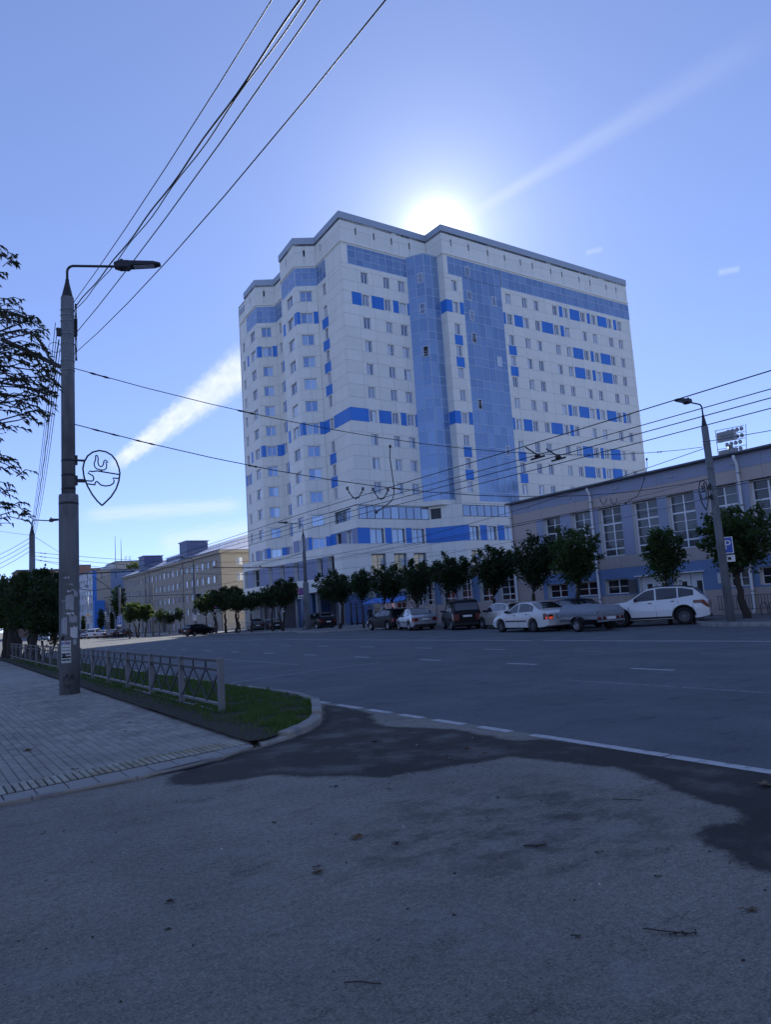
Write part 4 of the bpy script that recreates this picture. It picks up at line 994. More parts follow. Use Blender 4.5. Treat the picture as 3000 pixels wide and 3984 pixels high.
# ---------------------------------------------------------------- trees
def leaf_quads(V, Fc, p, size, R, droop=0.0, long=1.0):
    """one leaf: a folded, pointed blade of two quads' worth of triangles"""
    d = Vector((R.gauss(0, 1), R.gauss(0, 1), R.gauss(0, .7)-droop)).normalized()
    s = d.cross(Vector((R.gauss(0, 1), R.gauss(0, 1), R.gauss(0, 1)))).normalized()
    l = size*long; w = size*.36; n = d.cross(s)*size*.14
    o = len(V); V += [p, p+d*l*.45+s*w+n, p+d*l, p+d*l*.45-s*w+n]; Fc += [(o, o+1, o+2), (o, o+2, o+3)]
def branch_tube(b, p, q, r0, r1, R, n=5, wob=.06):
    p, q = Vector(p), Vector(q); L = (q-p).length; pts = []
    for k in range(n+1):
        t = k/n; w = Vector((R.gauss(0, 1), R.gauss(0, 1), R.gauss(0, .5)))*wob*L*sin(pi*t)
        pts.append(p.lerp(q, t)+w)
    b.tube(pts, [r0+(r1-r0)*k/n for k in range(n+1)], 7)
    return pts
def tree(label, x, y, crown_c, rad, trunk_r=.11, n=2600, leaf=.17, m='foliage_dark', group=None, seed=1, forks=1, z=None, spikes=.5, low=.3, name='street_tree', cat='tree', lean=(0, 0), fork_z=None, long=1.25, gap=.35):
    """crown_c relative to trunk base; rad = half axes; a tapered trunk, limbs reaching into the crown, leaves clumped on twigs"""
    R = random.Random(seed); z = gz(y) + (.1 if z is None else z)
    T = thing(name, label, cat, (x, y, z), 0, group)
    cx, cy, cz = crown_c; rx, ry, rz = rad; b = MB()
    base_h = fork_z or max(.5, cz-rz*.75)
    tops = []
    for k in range(forks):
        off = Vector((0, 0, 0)) if forks == 1 else Vector((.18*cos(2.4*k+seed), .18*sin(2.4*k+seed), 0))
        top = Vector((lean[0]+off.x*2.5, lean[1]+off.y*2.5, base_h))
        pts = branch_tube(b, (off.x*.4, off.y*.4, -.12), top, trunk_r*(1.25 if forks == 1 else .85), trunk_r*.72, R, 6, .03); tops.append(pts[-1])
    V = []; Fc = []
    rx, ry, rz = rx*.78, ry*.80, rz*.86; leaf *= .80; n = int(n*1.45)
    clumps = []
    nl = max(14, int(22*(rx*rz)**.5)); 
    for k in range(nl):
        a = 2*pi*k/nl*2.4+R.uniform(-.3, .3); el = R.uniform(-.75, 1.0); el = -abs(el) if R.random() < low*.5 else el
        s = R.uniform(.72, 1.08)*(1+.42*noise.noise((cos(a)*1.4+seed, sin(a)*1.4, el*1.6)))
        tip = Vector((cx+rx*s*cos(a)*sqrt(max(.05, 1-el*el)), cy+ry*s*sin(a)*sqrt(max(.05, 1-el*el)), cz+rz*s*el))
        root = tops[k % len(tops)]; root = root.lerp(Vector((cx, cy, cz)), R.uniform(.0, .55))
        pts = branch_tube(b, root, tip, trunk_r*.34, .012, R, 5, .07)
        clumps.append((pts, tip))
    # shoots standing out of the outline
    shoots = []
    for k in range(int(nl*1.1)):
        a = R.uniform(0, 2*pi); el = R.uniform(-.5, 1)
        c = sqrt(max(.05, 1-el*el)); s = R.uniform(.8, 1.0)
        p = Vector((cx+rx*s*cos(a)*c, cy+ry*s*sin(a)*c, cz+rz*s*el)); o = Vector((cos(a)*c, sin(a)*c, el*.7+.45)).normalized()
        q = p+o*R.uniform(.25, .75)*spikes*(rx+rz)*.5; shoots.append((p, q)); b.tube([p, (p+q)/2, q], [.012, .009, .005], 4)
    per = int(n*.30/max(1, len(shoots)))
    for p, q in shoots:
        for i in range(per):
            t = R.random(); leaf_quads(V, Fc, p.lerp(q, t)+Vector((R.gauss(0, .07), R.gauss(0, .07), R.gauss(0, .07))), leaf*R.uniform(.6, 1.15), R, .25, long)
    per = int(n*.46/len(clumps))
    for pts, tip in clumps:
        for i in range(per):
            t = R.random()**.6; p = pts[0].lerp(tip, .25+.75*t)
            sp = .10+.17*(1-abs(2*t-1))*min(rx, rz); leaf_quads(V, Fc, p+Vector((R.gauss(0, sp), R.gauss(0, sp), R.gauss(0, sp*.9))), leaf*R.uniform(.65, 1.2), R, .3, long)
    k = 0
    while k < n*.24:      # body of the crown, left open where a slow noise says so
        u = Vector((R.gauss(0, 1), R.gauss(0, 1), R.gauss(0, 1))).normalized()*R.random()**.45
        if noise.noise((u.x*2.1+seed*3.1, u.y*2.1, u.z*2.1)) < -gap*.5: k += .2; continue
        k += 1; leaf_quads(V, Fc, Vector((cx+u.x*rx*.9, cy+u.y*ry*.9, cz+u.z*rz*.9)), leaf*R.uniform(.8, 1.3), R, .3, long)
    b.build('trunk', 'bark', T)
    me = bpy.data.meshes.new('crown'); me.from_pydata(V, [], Fc); me.materials.append(MATS[m]); link('crown', me, T)
    return T
G = 'clipped street trees along the far pavement'
tree('broad leafy street tree behind the lamp post with the parking sign, at the right edge', 30.3, 19.0, (.2, .1, 3.5), (1.95, 1.85, 1.45), .15, 4600, .20, 'foliage_mid', G, 11, spikes=.5, lean=(.1, .3), fork_z=1.9)
tree('small street tree with a tiered crown behind the white SUV', 29.0, 21.9, (0, -.1, 3.35), (1.05, 1.1, .95), .085, 2700, .17, 'foliage_mid', G, 12, spikes=.45, low=.8, fork_z=1.3)
tree('pointed street tree with crooked trunk behind the covered trailer', 29.6, 28.1, (-.2, -.5, 3.75), (1.5, 1.5, 1.55), .14, 4300, .18, 'foliage_mid', G, 13, spikes=.6, low=.6, lean=(-.1, -.45), fork_z=1.9)
tree('spreading street tree directly behind the cream sedan', 29.6, 31.2, (0, -.6, 3.7), (1.75, 1.6, 1.25), .13, 4300, .18, 'foliage_dark', G, 14, spikes=.55, low=.7, fork_z=1.7)
tree('dense round street tree behind the beige hatchback', 30.2, 35.3, (-.3, -.6, 3.55), (1.55, 1.5, 1.25), .12, 3900, .18, 'foliage_dark', G, 15, low=.6, fork_z=1.6)
tree('round twin stemmed street tree behind the black van', 30.4, 39.9, (-.1, -.5, 3.6), (1.75, 1.7, 1.15), .10, 3900, .18, 'foliage_dark', G, 16, forks=2, low=.4, fork_z=1.7)
tree('narrow twin stemmed street tree behind the silver sedan', 30.4, 44.3, (0, -.7, 3.55), (1.55, 1.6, 1.25), .09, 3600, .18, 'foliage_dark', G, 17, forks=2, low=.9, fork_z=1.1)
tree('dark street tree with forked trunk behind the black hatchback', 30.4, 47.9, (-.1, -.6, 3.45), (1.65, 1.8, 1.3), .11, 3600, .18, 'foliage_dark', G, 18, forks=2, fork_z=1.5)
tree('thin single stemmed tree just left of the parking and disabled signs', 30.6, 51.9, (-.2, -.5, 3.6), (1.0, 1.05, 1.2), .085, 2400, .18, 'foliage_dark', G, 19, fork_z=1.9)
tree('wide tree with leaning trunk in front of the tower corner', 31.5, 57.4, (-.2, .1, 3.75), (2.3, 2.7, 1.35), .14, 4600, .20, 'foliage_dark', G, 20, lean=(.2, -.3), low=.7, fork_z=1.9)
tree('bushy three stemmed tree left of the concrete pole', 32.0, 70.3, (0, -1.0, 4.0), (2.0, 2.0, 1.3), .12, 3900, .21, 'foliage_dark', G, 21, forks=3, fork_z=1.9)
tree('loose tree beside the bushy three stemmed one', 32.0, 72.9, (0, .3, 3.7), (1.4, 1.7, 1.1), .10, 2300, .21, 'foliage_dark', G, 22, fork_z=2.1)
tree('round headed tree before the tower entrance ramp', 32.0, 78.7, (0, -.4, 3.5), (1.7, 2.2, 1.0), .11, 2800, .22, 'foliage_dark', G, 23, fork_z=2.1)
tree('slim tree standing next to the round headed one', 32.0, 82.5, (0, 0, 3.6), (1.5, 1.9, 1.0), .10, 2400, .22, 'foliage_dark', G, 24, fork_z=2.2)
tree('tree with a stout trunk behind the no stopping sign', 32.8, 85.3, (0, 0, 4.2), (1.9, 2.5, 1.3), .17, 3300, .24, 'foliage_dark', G, 25, fork_z=2.4)
tree('flat topped tree above the dark hatchback', 32.8, 89.0, (0, 0, 4.3), (2.0, 2.6, 1.3), .15, 3300, .24, 'foliage_dark', G, 26, fork_z=2.4)
tree('twin stemmed tree joining the flat topped canopy', 32.8, 92.3, (0, .3, 4.2), (2.0, 2.8, 1.3), .13, 3300, .24, 'foliage_dark', G, 27, forks=2, low=.9, fork_z=2.2)
tree('thin tree at the left end of the joined canopy', 32.8, 96.2, (0, .4, 3.9), (1.5, 2.2, 1.2), .09, 2200, .24, 'foliage_dark', G, 28, fork_z=2.2)
G2 = 'young trees before the yellow block'
tree('bright topped tree before the left end of the yellow block', 26.8, 112, (.3, 0, 3.6), (1.6, 1.5, 1.4), .10, 2200, .25, 'foliage_lit', G2, 31, fork_z=2.0)
tree('forked tree in the middle of the group before the yellow block', 28.2, 113, (0, 0, 3.9), (1.4, 1.5, 1.3), .15, 2200, .25, 'foliage_lit', G2, 32, forks=2, fork_z=2.0)
tree('slanting tree nearest the thin post before the yellow block', 29.1, 112.5, (.3, 0, 3.5), (1.2, 1.3, 1.3), .09, 1700, .25, 'foliage_lit', G2, 33, fork_z=1.8, lean=(.3, 0))
tree('sparse sapling left of the porch of the yellow block', 31.4, 113, (.2, 0, 3.0), (1.0, 1.0, 1.0), .05, 500, .25, 'foliage_dark', G2, 34, fork_z=1.8)
tree('sparse sapling right of the porch of the yellow block', 32.9, 113, (.2, 0, 2.5), (1.1, 1.0, .9), .05, 520, .25, 'foliage_dark', G2, 35, fork_z=1.4)
tree('small sapling growing from a dark pot before the yellow block', 34.2, 112, (-.2, 0, 2.6), (.9, .9, 1.0), .05, 520, .25, 'foliage_dark', G2, 36, fork_z=1.2, z=.5)
tree('tall dark tree between office block and yellow block', 39.6, 176, (.2, 0, 7.6), (1.9, 2, 3.6), .2, 3000, .34, 'foliage_mid', None, 37, fork_z=3)
tree('tree rising behind the roof of the office block', 52.5, 212, (0, 0, 17.0), (2.6, 2.6, 2.4), .3, 1300, .5, 'foliage_mid', None, 38, fork_z=13)
for (x, h, w, s, lab) in ((35.2, 6.0, 1.0, 41, 'broad dark conifer before the blue stair block'), (37.45, 5.6, .45, 42, 'slim dark columnar conifer right of the direction board'), (31.5, 5.0, .45, 43, 'slim dark conifer just right of the near lamp post')):
    tree(lab, x, 172, (0, 0, h/2+.3), (w, w, h/2), .1, 1500, .26, 'foliage_dark', 'conifers before the office block', s, name='conifer_tree', fork_z=1, spikes=.12, gap=.0)
# row on the lawn strip at the left
G3 = 'trees on the lawn strip behind the fence'
tree('tall backlit lawn tree at the left edge of the view', 5.9, 71, (-.5, .5, 4.2), (2.5, 2.6, 2.9), .28, 4200, .24, 'foliage_lit', G3, 51, fork_z=1.9, low=.4)
tree('thick trunked lawn tree second from the left edge', 5.2, 54, (-.2, 0, 3.2), (1.6, 1.9, 1.9), .22, 3400, .22, 'foliage_lit', G3, 52, fork_z=1.8, low=.4)
tree('lawn tree with the thickest trunk in the row', 5.2, 50.2, (.1, 0, 3.3), (1.5, 1.9, 1.8), .30, 3400, .22, 'foliage_dark', G3, 53, fork_z=1.9, low=.4)
tree('twin stemmed lawn tree beside the far concrete pole', 5.2, 45.4, (.0, 0, 3.0), (1.35, 1.8, 1.7), .16, 3800, .20, 'foliage_dark', G3, 54, forks=2, fork_z=1.5, low=.5)
tree('dark crowned lawn tree hiding the foot of the far concrete pole', 5.3, 41.4, (.15, -.3, 3.2), (1.35, 1.8, 1.45), .20, 4600, .19, 'foliage_dark', G3, 55, fork_z=1.7, low=.5)
tree('many stemmed bushy lawn tree nearest the lamp post', 5.25, 37.5, (.1, -.4, 2.35), (1.05, 1.6, 1.45), .05, 4600, .17, 'foliage_dark', G3, 56, forks=5, fork_z=1.0, low=.6, name='lawn_shrub', cat='shrub')
def overhang():
    """long limbs of a tree standing left of the view, ending in sprays of narrow drooping leaves"""
    R = random.Random(57); tw_ = MB(); T = thing('overhanging_tree', 'large overhanging tree whose narrow drooping leaves reach in at the left edge', 'tree', (-4.2, 13.9, 0))
    reach = [(3.3, 1.5), (3.6, 1.75), (4.0, 1.9), (4.35, 1.95), (4.7, 1.55), (4.95, 1.25), (5.1, 1.45), (5.3, 2.05), (5.7, 2.25), (6.1, 2.3), (6.5, 2.1), (6.8, 2.0), (7.0, 2.05), (7.3, 1.75), (7.5, 1.25), (7.7, 1.3), (8.0, 1.6), (8.2, 1.55), (8.5, 1.1), (9.5, .4)]
    b = MB(); branch_tube(b, (0, 0, -.2), (.3, 0, 3.2), .34, .26, R, 6, .02); V = []; Fc = []
    limbs = [branch_tube(b, (.3, 0, 2.6+.3*k), (3.6+.25*(k % 3), R.uniform(-1.2, 1.2), 3.4+.68*k), .11, .03, R, 7, .04) for k in range(8)]
    for k in range(470):
        z = R.uniform(3.3, 8.6) if k % 4 else R.uniform(5.1, 7.2); y = R.uniform(-1.5, 1.3); s = (14+y)/14
        xm = lerp_reach(reach, z)*s; f = R.random()
        x = xm - .05 - (f**1.5)*2.6; base = Vector((x+4.2-R.uniform(.12, .5), y+R.uniform(-.3, .3), z*s+R.uniform(-.16, .30))); tip = Vector((x+4.2, y, z*s))
        mid = (base+tip)/2+Vector((0, 0, .07)); tw_.tube([base, mid, tip], [.010, .008, .004], 4)
        if k % 4 == 0:
            lb = min((q for l in limbs for q in l), key=lambda q: (q-base).length); branch_tube(tw_, lb, base, .022, .010, R, 4, .08)
        for j in range(R.randint(8, 12)):
            t = R.uniform(.15, 1.05); p0 = base.lerp(tip, t)+Vector((0, 0, .05*sin(pi*min(t, 1)))); a = R.uniform(-1.9, 1.9)
            d = Vector((cos(a)*.8+.25, sin(a)*.8, R.uniform(-.75, .25))).normalized(); L = R.uniform(.065, .135); sd = d.cross(Vector((R.gauss(0, .5), R.gauss(0, .5), 1))).normalized()*L*.16
            o = len(V); V += [p0, p0+d*L*.45+sd+Vector((0, 0, .012)), p0+d*L+Vector((0, 0, -.03)), p0+d*L*.45-sd+Vector((0, 0, .012))]; Fc += [(o, o+1, o+2), (o, o+2, o+3)]
    tag(tw_.build('twigs', 'bark', T), kind='stuff'); b.build('trunk', 'bark', T); me = bpy.data.meshes.new('crown'); me.from_pydata(V, [], Fc); me.materials.append(MATS['foliage_near']); link('crown', me, T)
def lerp_reach(tab, s):
    for (a, va), (c, vc) in zip(tab, tab[1:]):
        if s <= c: return va+(vc-va)*max(0, (s-a)/(c-a))
    return tab[-1][1]
overhang()

# ---------------------------------------------------------------- poles, lamps, wires
def lamp_head(parent, tip, inner, w=.30):
    """flat street lamp head from the arm end outwards"""
    p, q = Vector(inner), Vector(tip); d = (q-p).normalized(); s = d.cross(Vector((0, 0, 1))).normalized(); u = s.cross(d); L = (q-p).length
    b = MB(); prof = [(0, .09, .09, -.04), (.12, .15, .12, -.07), (.30, w*.5, .11, -.08), (.34, w*.5, .10, -.035), (.85, w*.48, .06, -.03), (1.0, w*.3, .03, -.01)]
    n = len(prof); V = []
    for t, hw, zt, zb in prof: c = p+d*L*t; V += [c-s*hw+u*zb, c+s*hw+u*zb, c+s*hw*.8+u*zt, c-s*hw*.8+u*zt]
    F = [(4*i+k, 4*i+(k+1) % 4, 4*i+4+(k+1) % 4, 4*i+4+k) for i in range(n-1) for k in range(4)] + [(3, 2, 1, 0), (4*n-4, 4*n-3, 4*n-2, 4*n-1)]
    b.add(V, F); h = b.build('lamp_head', 'dark_steel', parent)
    g = MB(); c0, c1 = p+d*L*.42-u*.036, p+d*L*.86-u*.034
    g.add([c0-s*w*.36, c0+s*w*.36, c1+s*w*.34, c1-s*w*.34], [(3, 2, 1, 0)]); g.build('lens', 'lens_clear', h)
    g = MB(); g.lathe([(.04, 0), (.04, .07)], p+d*L*.16+u*.12, 8); g.build('sensor', 'dark_steel', h)
def pole(label, x, y, z, ztop, r0, r1, step, arm, group, tilt=0.0):
    """concrete pole: thick lower tube to height step, thinner tube above, steel cone and bent lamp arm (dx, dy, rise, head length)"""
    T = thing('lamp_post', label, 'lamp post', (x, y, z), 0, group); T.rotation_euler = (0, tilt, 0)
    b = MB()
    if step: b.lathe([(r0*1.02, -.3), (r0, step-.05), (r0*.96, step)], n=20); b.build('lower_pole', 'concrete_pole', T); b = MB(); b.lathe([(r1, step-.02), (r1*.96, ztop)], n=20)
    else: b.lathe([(r0, -.3), (r1, ztop)], n=20)
    b.build('upper_pole', 'concrete_pole', T)
    if arm:
        dx, dy, rise, hl = arm; d = Vector((dx, dy, 0)); L = d.length; d.normalize()
        c = MB(); c.lathe([(r1*.9, ztop-.02), (r1*.8, ztop+.05), (.05, ztop+.42), (.045, ztop+.5)], n=14); c.build('cap', 'dark_steel', T)
        a = MB(); z1 = ztop+.45; zb = z1+rise*.62
        pts = [Vector((0, 0, z1)), Vector((0, 0, zb))]
        for k in range(1, 5): t = k/4*pi/2*.92; pts.append(Vector((0, 0, zb))+d*.16*(1-cos(t))+Vector((0, 0, .16*sin(t))))
        e = d*(L-hl)+Vector((0, 0, z1+rise)); pts.append(e); a.tube(pts, .032, 8); a.build('arm', 'dark_steel', T)
        lamp_head(T, d*L+Vector((0, 0, z1+rise+.07)), e-d*.05)
    return T
GP = 'concrete lamp posts along the street'
P1 = pole('tall concrete lamp post covered in torn posters at the pavement edge', 3.26, 19.57, 0, 10.0, .232, .166, 4.87, (2.15, -.92, .42, 1.12), GP, radians(.25))
for z in (8.05, 8.3, 8.75, 9.0, 9.35, 9.5, 9.65): q = MB(); q.lathe([(.171, z), (.171, z+.022)], n=20); q.build('steel_band', 'galvanised', P1)
for z in (4.62, 4.99, 5.33, 5.7): q = MB(); q.lathe([(.236 if z < 4.87 else .17, z), (.236 if z < 4.87 else .17, z+.05)], n=20); q.build('steel_band', 'dark_steel', P1)
q = MB(); q.bar((-.15, .05, 8.15), (-1.5, .2, 8.75), .09); q.build('bracket_arm', 'dark_steel', P1)
q = MB(); q.box(.15, .23, -.06, .06, 9.0, 9.45); q.box(-.26, -.16, -.05, .05, 8.95, 9.15); q.build('cable_box', 'dark_steel', P1)
for zz, rr in ((8.62, .13), (9.1, .05)): q = MB(); q.tube([(-.17-rr+rr*cos(t*.5)*1.2, -.04, zz+rr*sin(t*.5)) for t in range(0, 14)], .008, 5); q.build('cable_loop', 'black_cable', P1)
for k in range(5): q = MB(); q.tube([(.19+.02*sin(k*2+t*.7), -.06+.015*cos(k+t), 9.85-.19*t) for t in range(0, 9)], .009, 5); q.build('riser_cable', 'black_cable', P1)
# paper on the post: sheets wrapped round the tube
def wrap_sheet(parent, name, m, a0, a1, z0, z1, r, ragged=.0, seed=0):
    R = random.Random(seed); b = MB(); n = 6; V = []
    for k in range(n+1):
        a = radians(a0+(a1-a0)*k/n); lo, hi = z0+R.uniform(0, ragged), z1-R.uniform(0, ragged)
        V += [(r*cos(a), r*sin(a), lo), (r*cos(a), r*sin(a), hi)]
    b.add(V, [(2*k, 2*k+2, 2*k+3, 2*k+1) for k in range(n)]); return b.build(name, m, parent)
po = wrap_sheet(P1, 'poster', 'paper', -150, -92, .78, 1.30, .236)
R = random.Random(4)
for a0, a1, z0, z1, m in ((-120, -75, 2.0, 2.42, 'paper_dirty'), (-128, -70, 1.93, 1.97, 'paper'), (-95, -50, 1.33, 1.66, 'paper'), (-100, -52, 1.68, 1.92, 'paper_dirty'), (-148, -112, 1.42, 1.88, 'paper_dirty'), (-80, -58, 1.15, 1.36, 'paper_dirty'), (-118, -78, 2.6, 2.68, 'paper_dirty'), (-135, -95, 2.78, 2.84, 'paper_dirty'), (-110, -70, 2.45, 2.52, 'paper'), (-150, -118, 2.2, 2.3, 'paper_dirty'), (-72, -45, 2.3, 2.5, 'paper_dirty'), (-130, -100, 1.2, 1.34, 'poster_red')):
    wrap_sheet(P1, 'torn_paper', m, a0, a1, z0, z1, .2355, .07, R.randint(0, 999))
wrap_sheet(P1, 'torn_paper', 'ink_black', -150, -128, 1.30, 1.42, .2362, .04, 3)
def on_pole(a, z, r, tiltz=0): a = radians(a); n = Vector((cos(a), sin(a), 0)); x = Vector((-sin(a), cos(a), 0)); return M_from(n*r+Vector((0, 0, z)), x, (0, 0, 1), n)
for i, ch in enumerate('КРОВЛЯ'): text(ch, .075, 'ink_blue', po, on_pole(-146+9.3*i, 1.235, .2375))
for i in range(5): wrap_sheet(P1, 'print_block', 'ink_black' if i % 2 else 'bumper_grey', -147, -96+3*(i % 2), 1.13-.07*i-(.03 if i > 1 else 0), 1.15-.07*i-(.0 if i > 1 else 0), .2372, .006, i)
wrap_sheet(P1, 'print_block', 'ink_black', -140, -121, .88, 1.0, .2374, .03, 77)
for k, (s0, zz) in enumerate([(-140, .40), (-124, .47), (-112, .40), (-100, .44), (-88, .42), (-130, .25), (-110, .22)]):   # felt-pen scrawl
    R = random.Random(k); q = MB(); q.tube([on_pole(s0+1.8*t+5*sin(t*1.3+k), zz+.045*sin(t*1.1+k*2)+.03*cos(t*2.3), .2345).translation for t in range(10)], .0055, 4); q.build('graffiti', 'ink_black', P1)
# egg-shaped wire emblem beside the post: hen above an open outline
def emblem(T, sx, z0, r, w, h):
    """T: post; sx = direction sign along x; z0 = lower tip height"""
    E = MB(); X = lambda u: sx*(r+.17+u*w); Z = lambda v: z0+v*h
    egg = [(.50, 0), (.38, .075), (.25, .185), (.12, .34), (.03, .50), (0, .66), (.04, .78), (.13, .89), (.27, .965), (.44, 1.0), (.62, .985), (.78, .93), (.90, .83), (.975, .70), (1.0, .60), (.97, .46), (.89, .31), (.75, .165), (.61, .07), (.50, 0)]
    e = MB(); e.tube([(X(u), 0, Z(v)) for u, v in egg], .021, 8); em = e.build('emblem', 'dark_steel', T)
    for nm, pts, rr in (('hen_outline', [(.36, .91), (.345, .90), (.34, .83), (.30, .755), (.315, .70), (.36, .665), (.48, .645), (.57, .65), (.63, .68), (.64, .745), (.615, .79), (.68, .79), (.65, .81), (.60, .835), (.565, .805), (.55, .75), (.52, .715), (.47, .705), (.43, .725), (.405, .77), (.41, .86), (.39, .905), (.36, .91)], .016),
                    ('hen_leg', [(.50, .645), (.50, .615)], .022),
                    ('upper_line', [(1.0, .575), (.75, .595), (.38, .625), (.26, .61), (.18, .615), (.13, .58), (.26, .535), (.29, .49), (.27, .45), (.23, .435), (.06, .44)], .018),
                    ('lower_line', [(.985, .505), (.80, .505), (.84, .46), (.82, .41), (.73, .37), (.60, .355), (.48, .37), (.41, .41), (.37, .435), (.335, .42), (.315, .385), (.33, .37), (.09, .385)], .018)):
        q = MB(); q.tube([(X(u), 0, Z(v)) for u, v in pts], rr, 6); q.build(nm, 'dark_steel', em)
    for v, t in ((.80, .03), (.435, .05)):
        q = MB(); q.box(min(sx*r*.98, sx*(r+.04)), max(sx*r*.98, sx*(r+.04)), -.05, .05, Z(v)-.12, Z(v)+.12); q.bar((sx*r, 0, Z(v)), (X(.06), 0, Z(v)), t*1.6); q.build('emblem_bracket', 'dark_steel', T)
emblem(P1, 1, 4.62, .17, .90, 1.42)

P2 = pole('concrete lamp post with blue parking sign at the right edge', 28.02, 18.3, .13, 8.05, .17, .135, 0, (-1.55, .1, .55, .85), GP, radians(-1.3))
for z in (6.3, 6.55, 7.3, 7.42): q = MB(); q.lathe([(.16, z), (.16, z+.03)], n=16); q.build('steel_band', 'galvanised', P2)
emblem(P2, -1, 4.55, .17, .62, 1.22)
def plate(T, name, m, w, h, M, rim=None, t=.02):
    """flat sign plate (width, height) in matrix M: x right, y up, z towards the reader"""
    b = MB(); b.box(-w/2, w/2, -h/2, h/2, -t, 0); o = b.build(name, m, T, M)
    if rim:
        f = MB(); r = .035
        f.box(-w/2, w/2, -h/2, -h/2+r, .001, .005); f.box(-w/2, w/2, h/2-r, h/2, .001, .005); f.box(-w/2, -w/2+r, -h/2+r, h/2-r, .001, .005); f.box(w/2-r, w/2, -h/2+r, h/2-r, .001, .005); f.build('rim', rim, o)
    return o
def sign_M(x, y, z, face):
    """plate facing plan direction 'face' (a 2-vector towards the reader)"""
    n = Vector((*face, 0)).normalized(); xx = Vector((0, 0, 1)).cross(n); return M_from((x, y, z), xx, (0, 0, 1), n)
def disc(T, name, m, r, M, t=.02, n=28):
    b = MB(); b.lathe([(r, -t), (r, 0)], n=n, smooth=False); return b.build(name, m, T, M)
def ring(T, name, m, r0, r1, M, z=.004, n=28):
    b = MB(); V = [(r*cos(2*pi*k/n), r*sin(2*pi*k/n), z) for k in range(n) for r in (r0, r1)]
    b.add(V, [(2*k, 2*k+1, (2*k+3) % (2*n), (2*k+2) % (2*n)) for k in range(n)]); return b.build(name, m, T, M)
def p_sign(T, M, w, h, tx='P'):
    o = plate(T, 'parking_sign', 'sign_blue', w, h, M, 'sign_white'); text(tx, h*.8, 'sign_white', o, Matrix.Translation((0, -.0, .006))); return o
def little_car(o, s, z=.006):
    b = MB(); b.box(-s*.55, s*.55, -s*.5, s*.15, z, z+.003); b.box(-s*.36, s*.36, s*.15, s*.5, z, z+.003); b.build('car_pictogram', 'sign_black', o)
fc = (-.62, -.78)
S = thing('parking_sign', 'blue P parking sign with a small car plate on the right hand lamp post', 'road sign', (28.02, 18.3, .13))
mm = sign_M(.14, -.17, 3.07, fc); p_sign(S, mm, .44, .68); o = plate(S, 'sub_plate', 'sign_white', .44, .28, sign_M(.17, -.17, 2.53, fc)); little_car(o, .12)
for z in (2.6, 3.0, 3.3): q = MB(); q.lathe([(.172, z), (.172, z+.03)], n=16); q.build('clamp', 'galvanised', S)
P3 = pole('concrete pole with trolley bracket before the tower entrance', 32.6, 65.9, -.2, 9.2, .29, .17, 4.7, (-2.1, 1.2, 1.0, .9), GP)
q = MB(); q.bar((-.1, 0, 6.2), (-4.6, 13.4, 7.35), .09); q.tube([(-.1, 0, 7.6), (-2.5, 7.0, 6.95)], .02, 5)
for t in (.45, .98): q.bar((-.1-4.5*t, 13.4*t, 6.2+1.15*t), (-.1-4.5*t, 13.4*t, 6.2+1.15*t+.2), .12)
q.build('trolley_bracket', 'dark_steel', P3)
P4 = pole('concrete pole with trolley bracket before the yellow block', 33.5, 102.7, -.45, 9.4, .2, .17, 0, (-2.0, 1.2, .9, .9), GP)
q = MB(); q.bar((-.1, 0, 5.6), (-7.0, 24.0, 6.5), .10); q.build('trolley_bracket', 'dark_steel', P4); q = MB(); q.box(.2, .8, -.3, .3, 4.8, 5.6); q.build('signal_box', 'black_trim', P4)
P5 = pole('thin pole before the left half of the yellow block', 32.2, 119.5, -.5, 8.0, .15, .13, 0, None, GP)
P6 = pole('sunlit concrete pole with blue lane and parking plates', 30.95, 136, -.55, 8.6, .26, .2, 4.0, None, GP)
P7 = pole('concrete pole rising from the lawn trees with many cables', 5.76, 46.0, 0, 7.0, .2, .15, 0, (1.55, 0, .3, .6), GP)
q = MB(); q.bar((.1, 0, 4.62), (5.6, 0, 4.72), .07); q.bar((.1, 0, 5.6), (3.0, 0, 4.72), .015)
for x_ in (2.9, 3.7, 4.5): q.bar((x_, 0, 4.7), (x_+.05, 0, 4.35), .03)
q.tube([(2.0, 0, 4.5), (2.6, 0, 3.75), (3.3, 0, 3.65), (4.0, 0, 3.75), (4.3, 0, 3.65)], .02, 5); q.bar((3.2, 0, 4.5), (4.2, 0, 3.75), .03); q.build('trolley_bracket', 'dark_steel', P7)
# floodlight mast over the hall roof
FL_ = thing('floodlight_mast', 'stadium floodlight mast with two lamp racks rising behind the hall roof', 'floodlight', (88, 54.6, 0)); FL_.scale = (.95, .95, 1.13)
q = MB(); q.lathe([(.5, 0), (.32, 17)], n=12); q.build('mast', 'galvanised', FL_)
for z in (16.2, 18.3):
    q = MB(); q.box(-.3, .3, -.9, 1.6, z-.75, z+.35); q.build('gantry', 'galvanised', FL_)
for k in range(16):
    r, c = divmod(k, 4); q = MB(); q.lathe([(.08, .16), (.2, .1), (.26, -.12)], (-.9-.25*(r % 2), -2.0+.62*c-.2*r, 16.2+.7*r), 8, axis='x'); q.build('floodlight', 'galvanised', FL_)
q = MB()
for z in (15.6, 16.5, 17.3, 18.0, 18.7): q.bar((-.6, -2.6, z), (-.6, 1.6, z+.2), .06)
q.bar((-.6, -2.5, 15.5), (-.6, -2.9, 18.8), .06); q.bar((-.6, 1.5, 15.6), (-.6, 1.5, 18.9), .06); q.build('rack', 'galvanised', FL_)

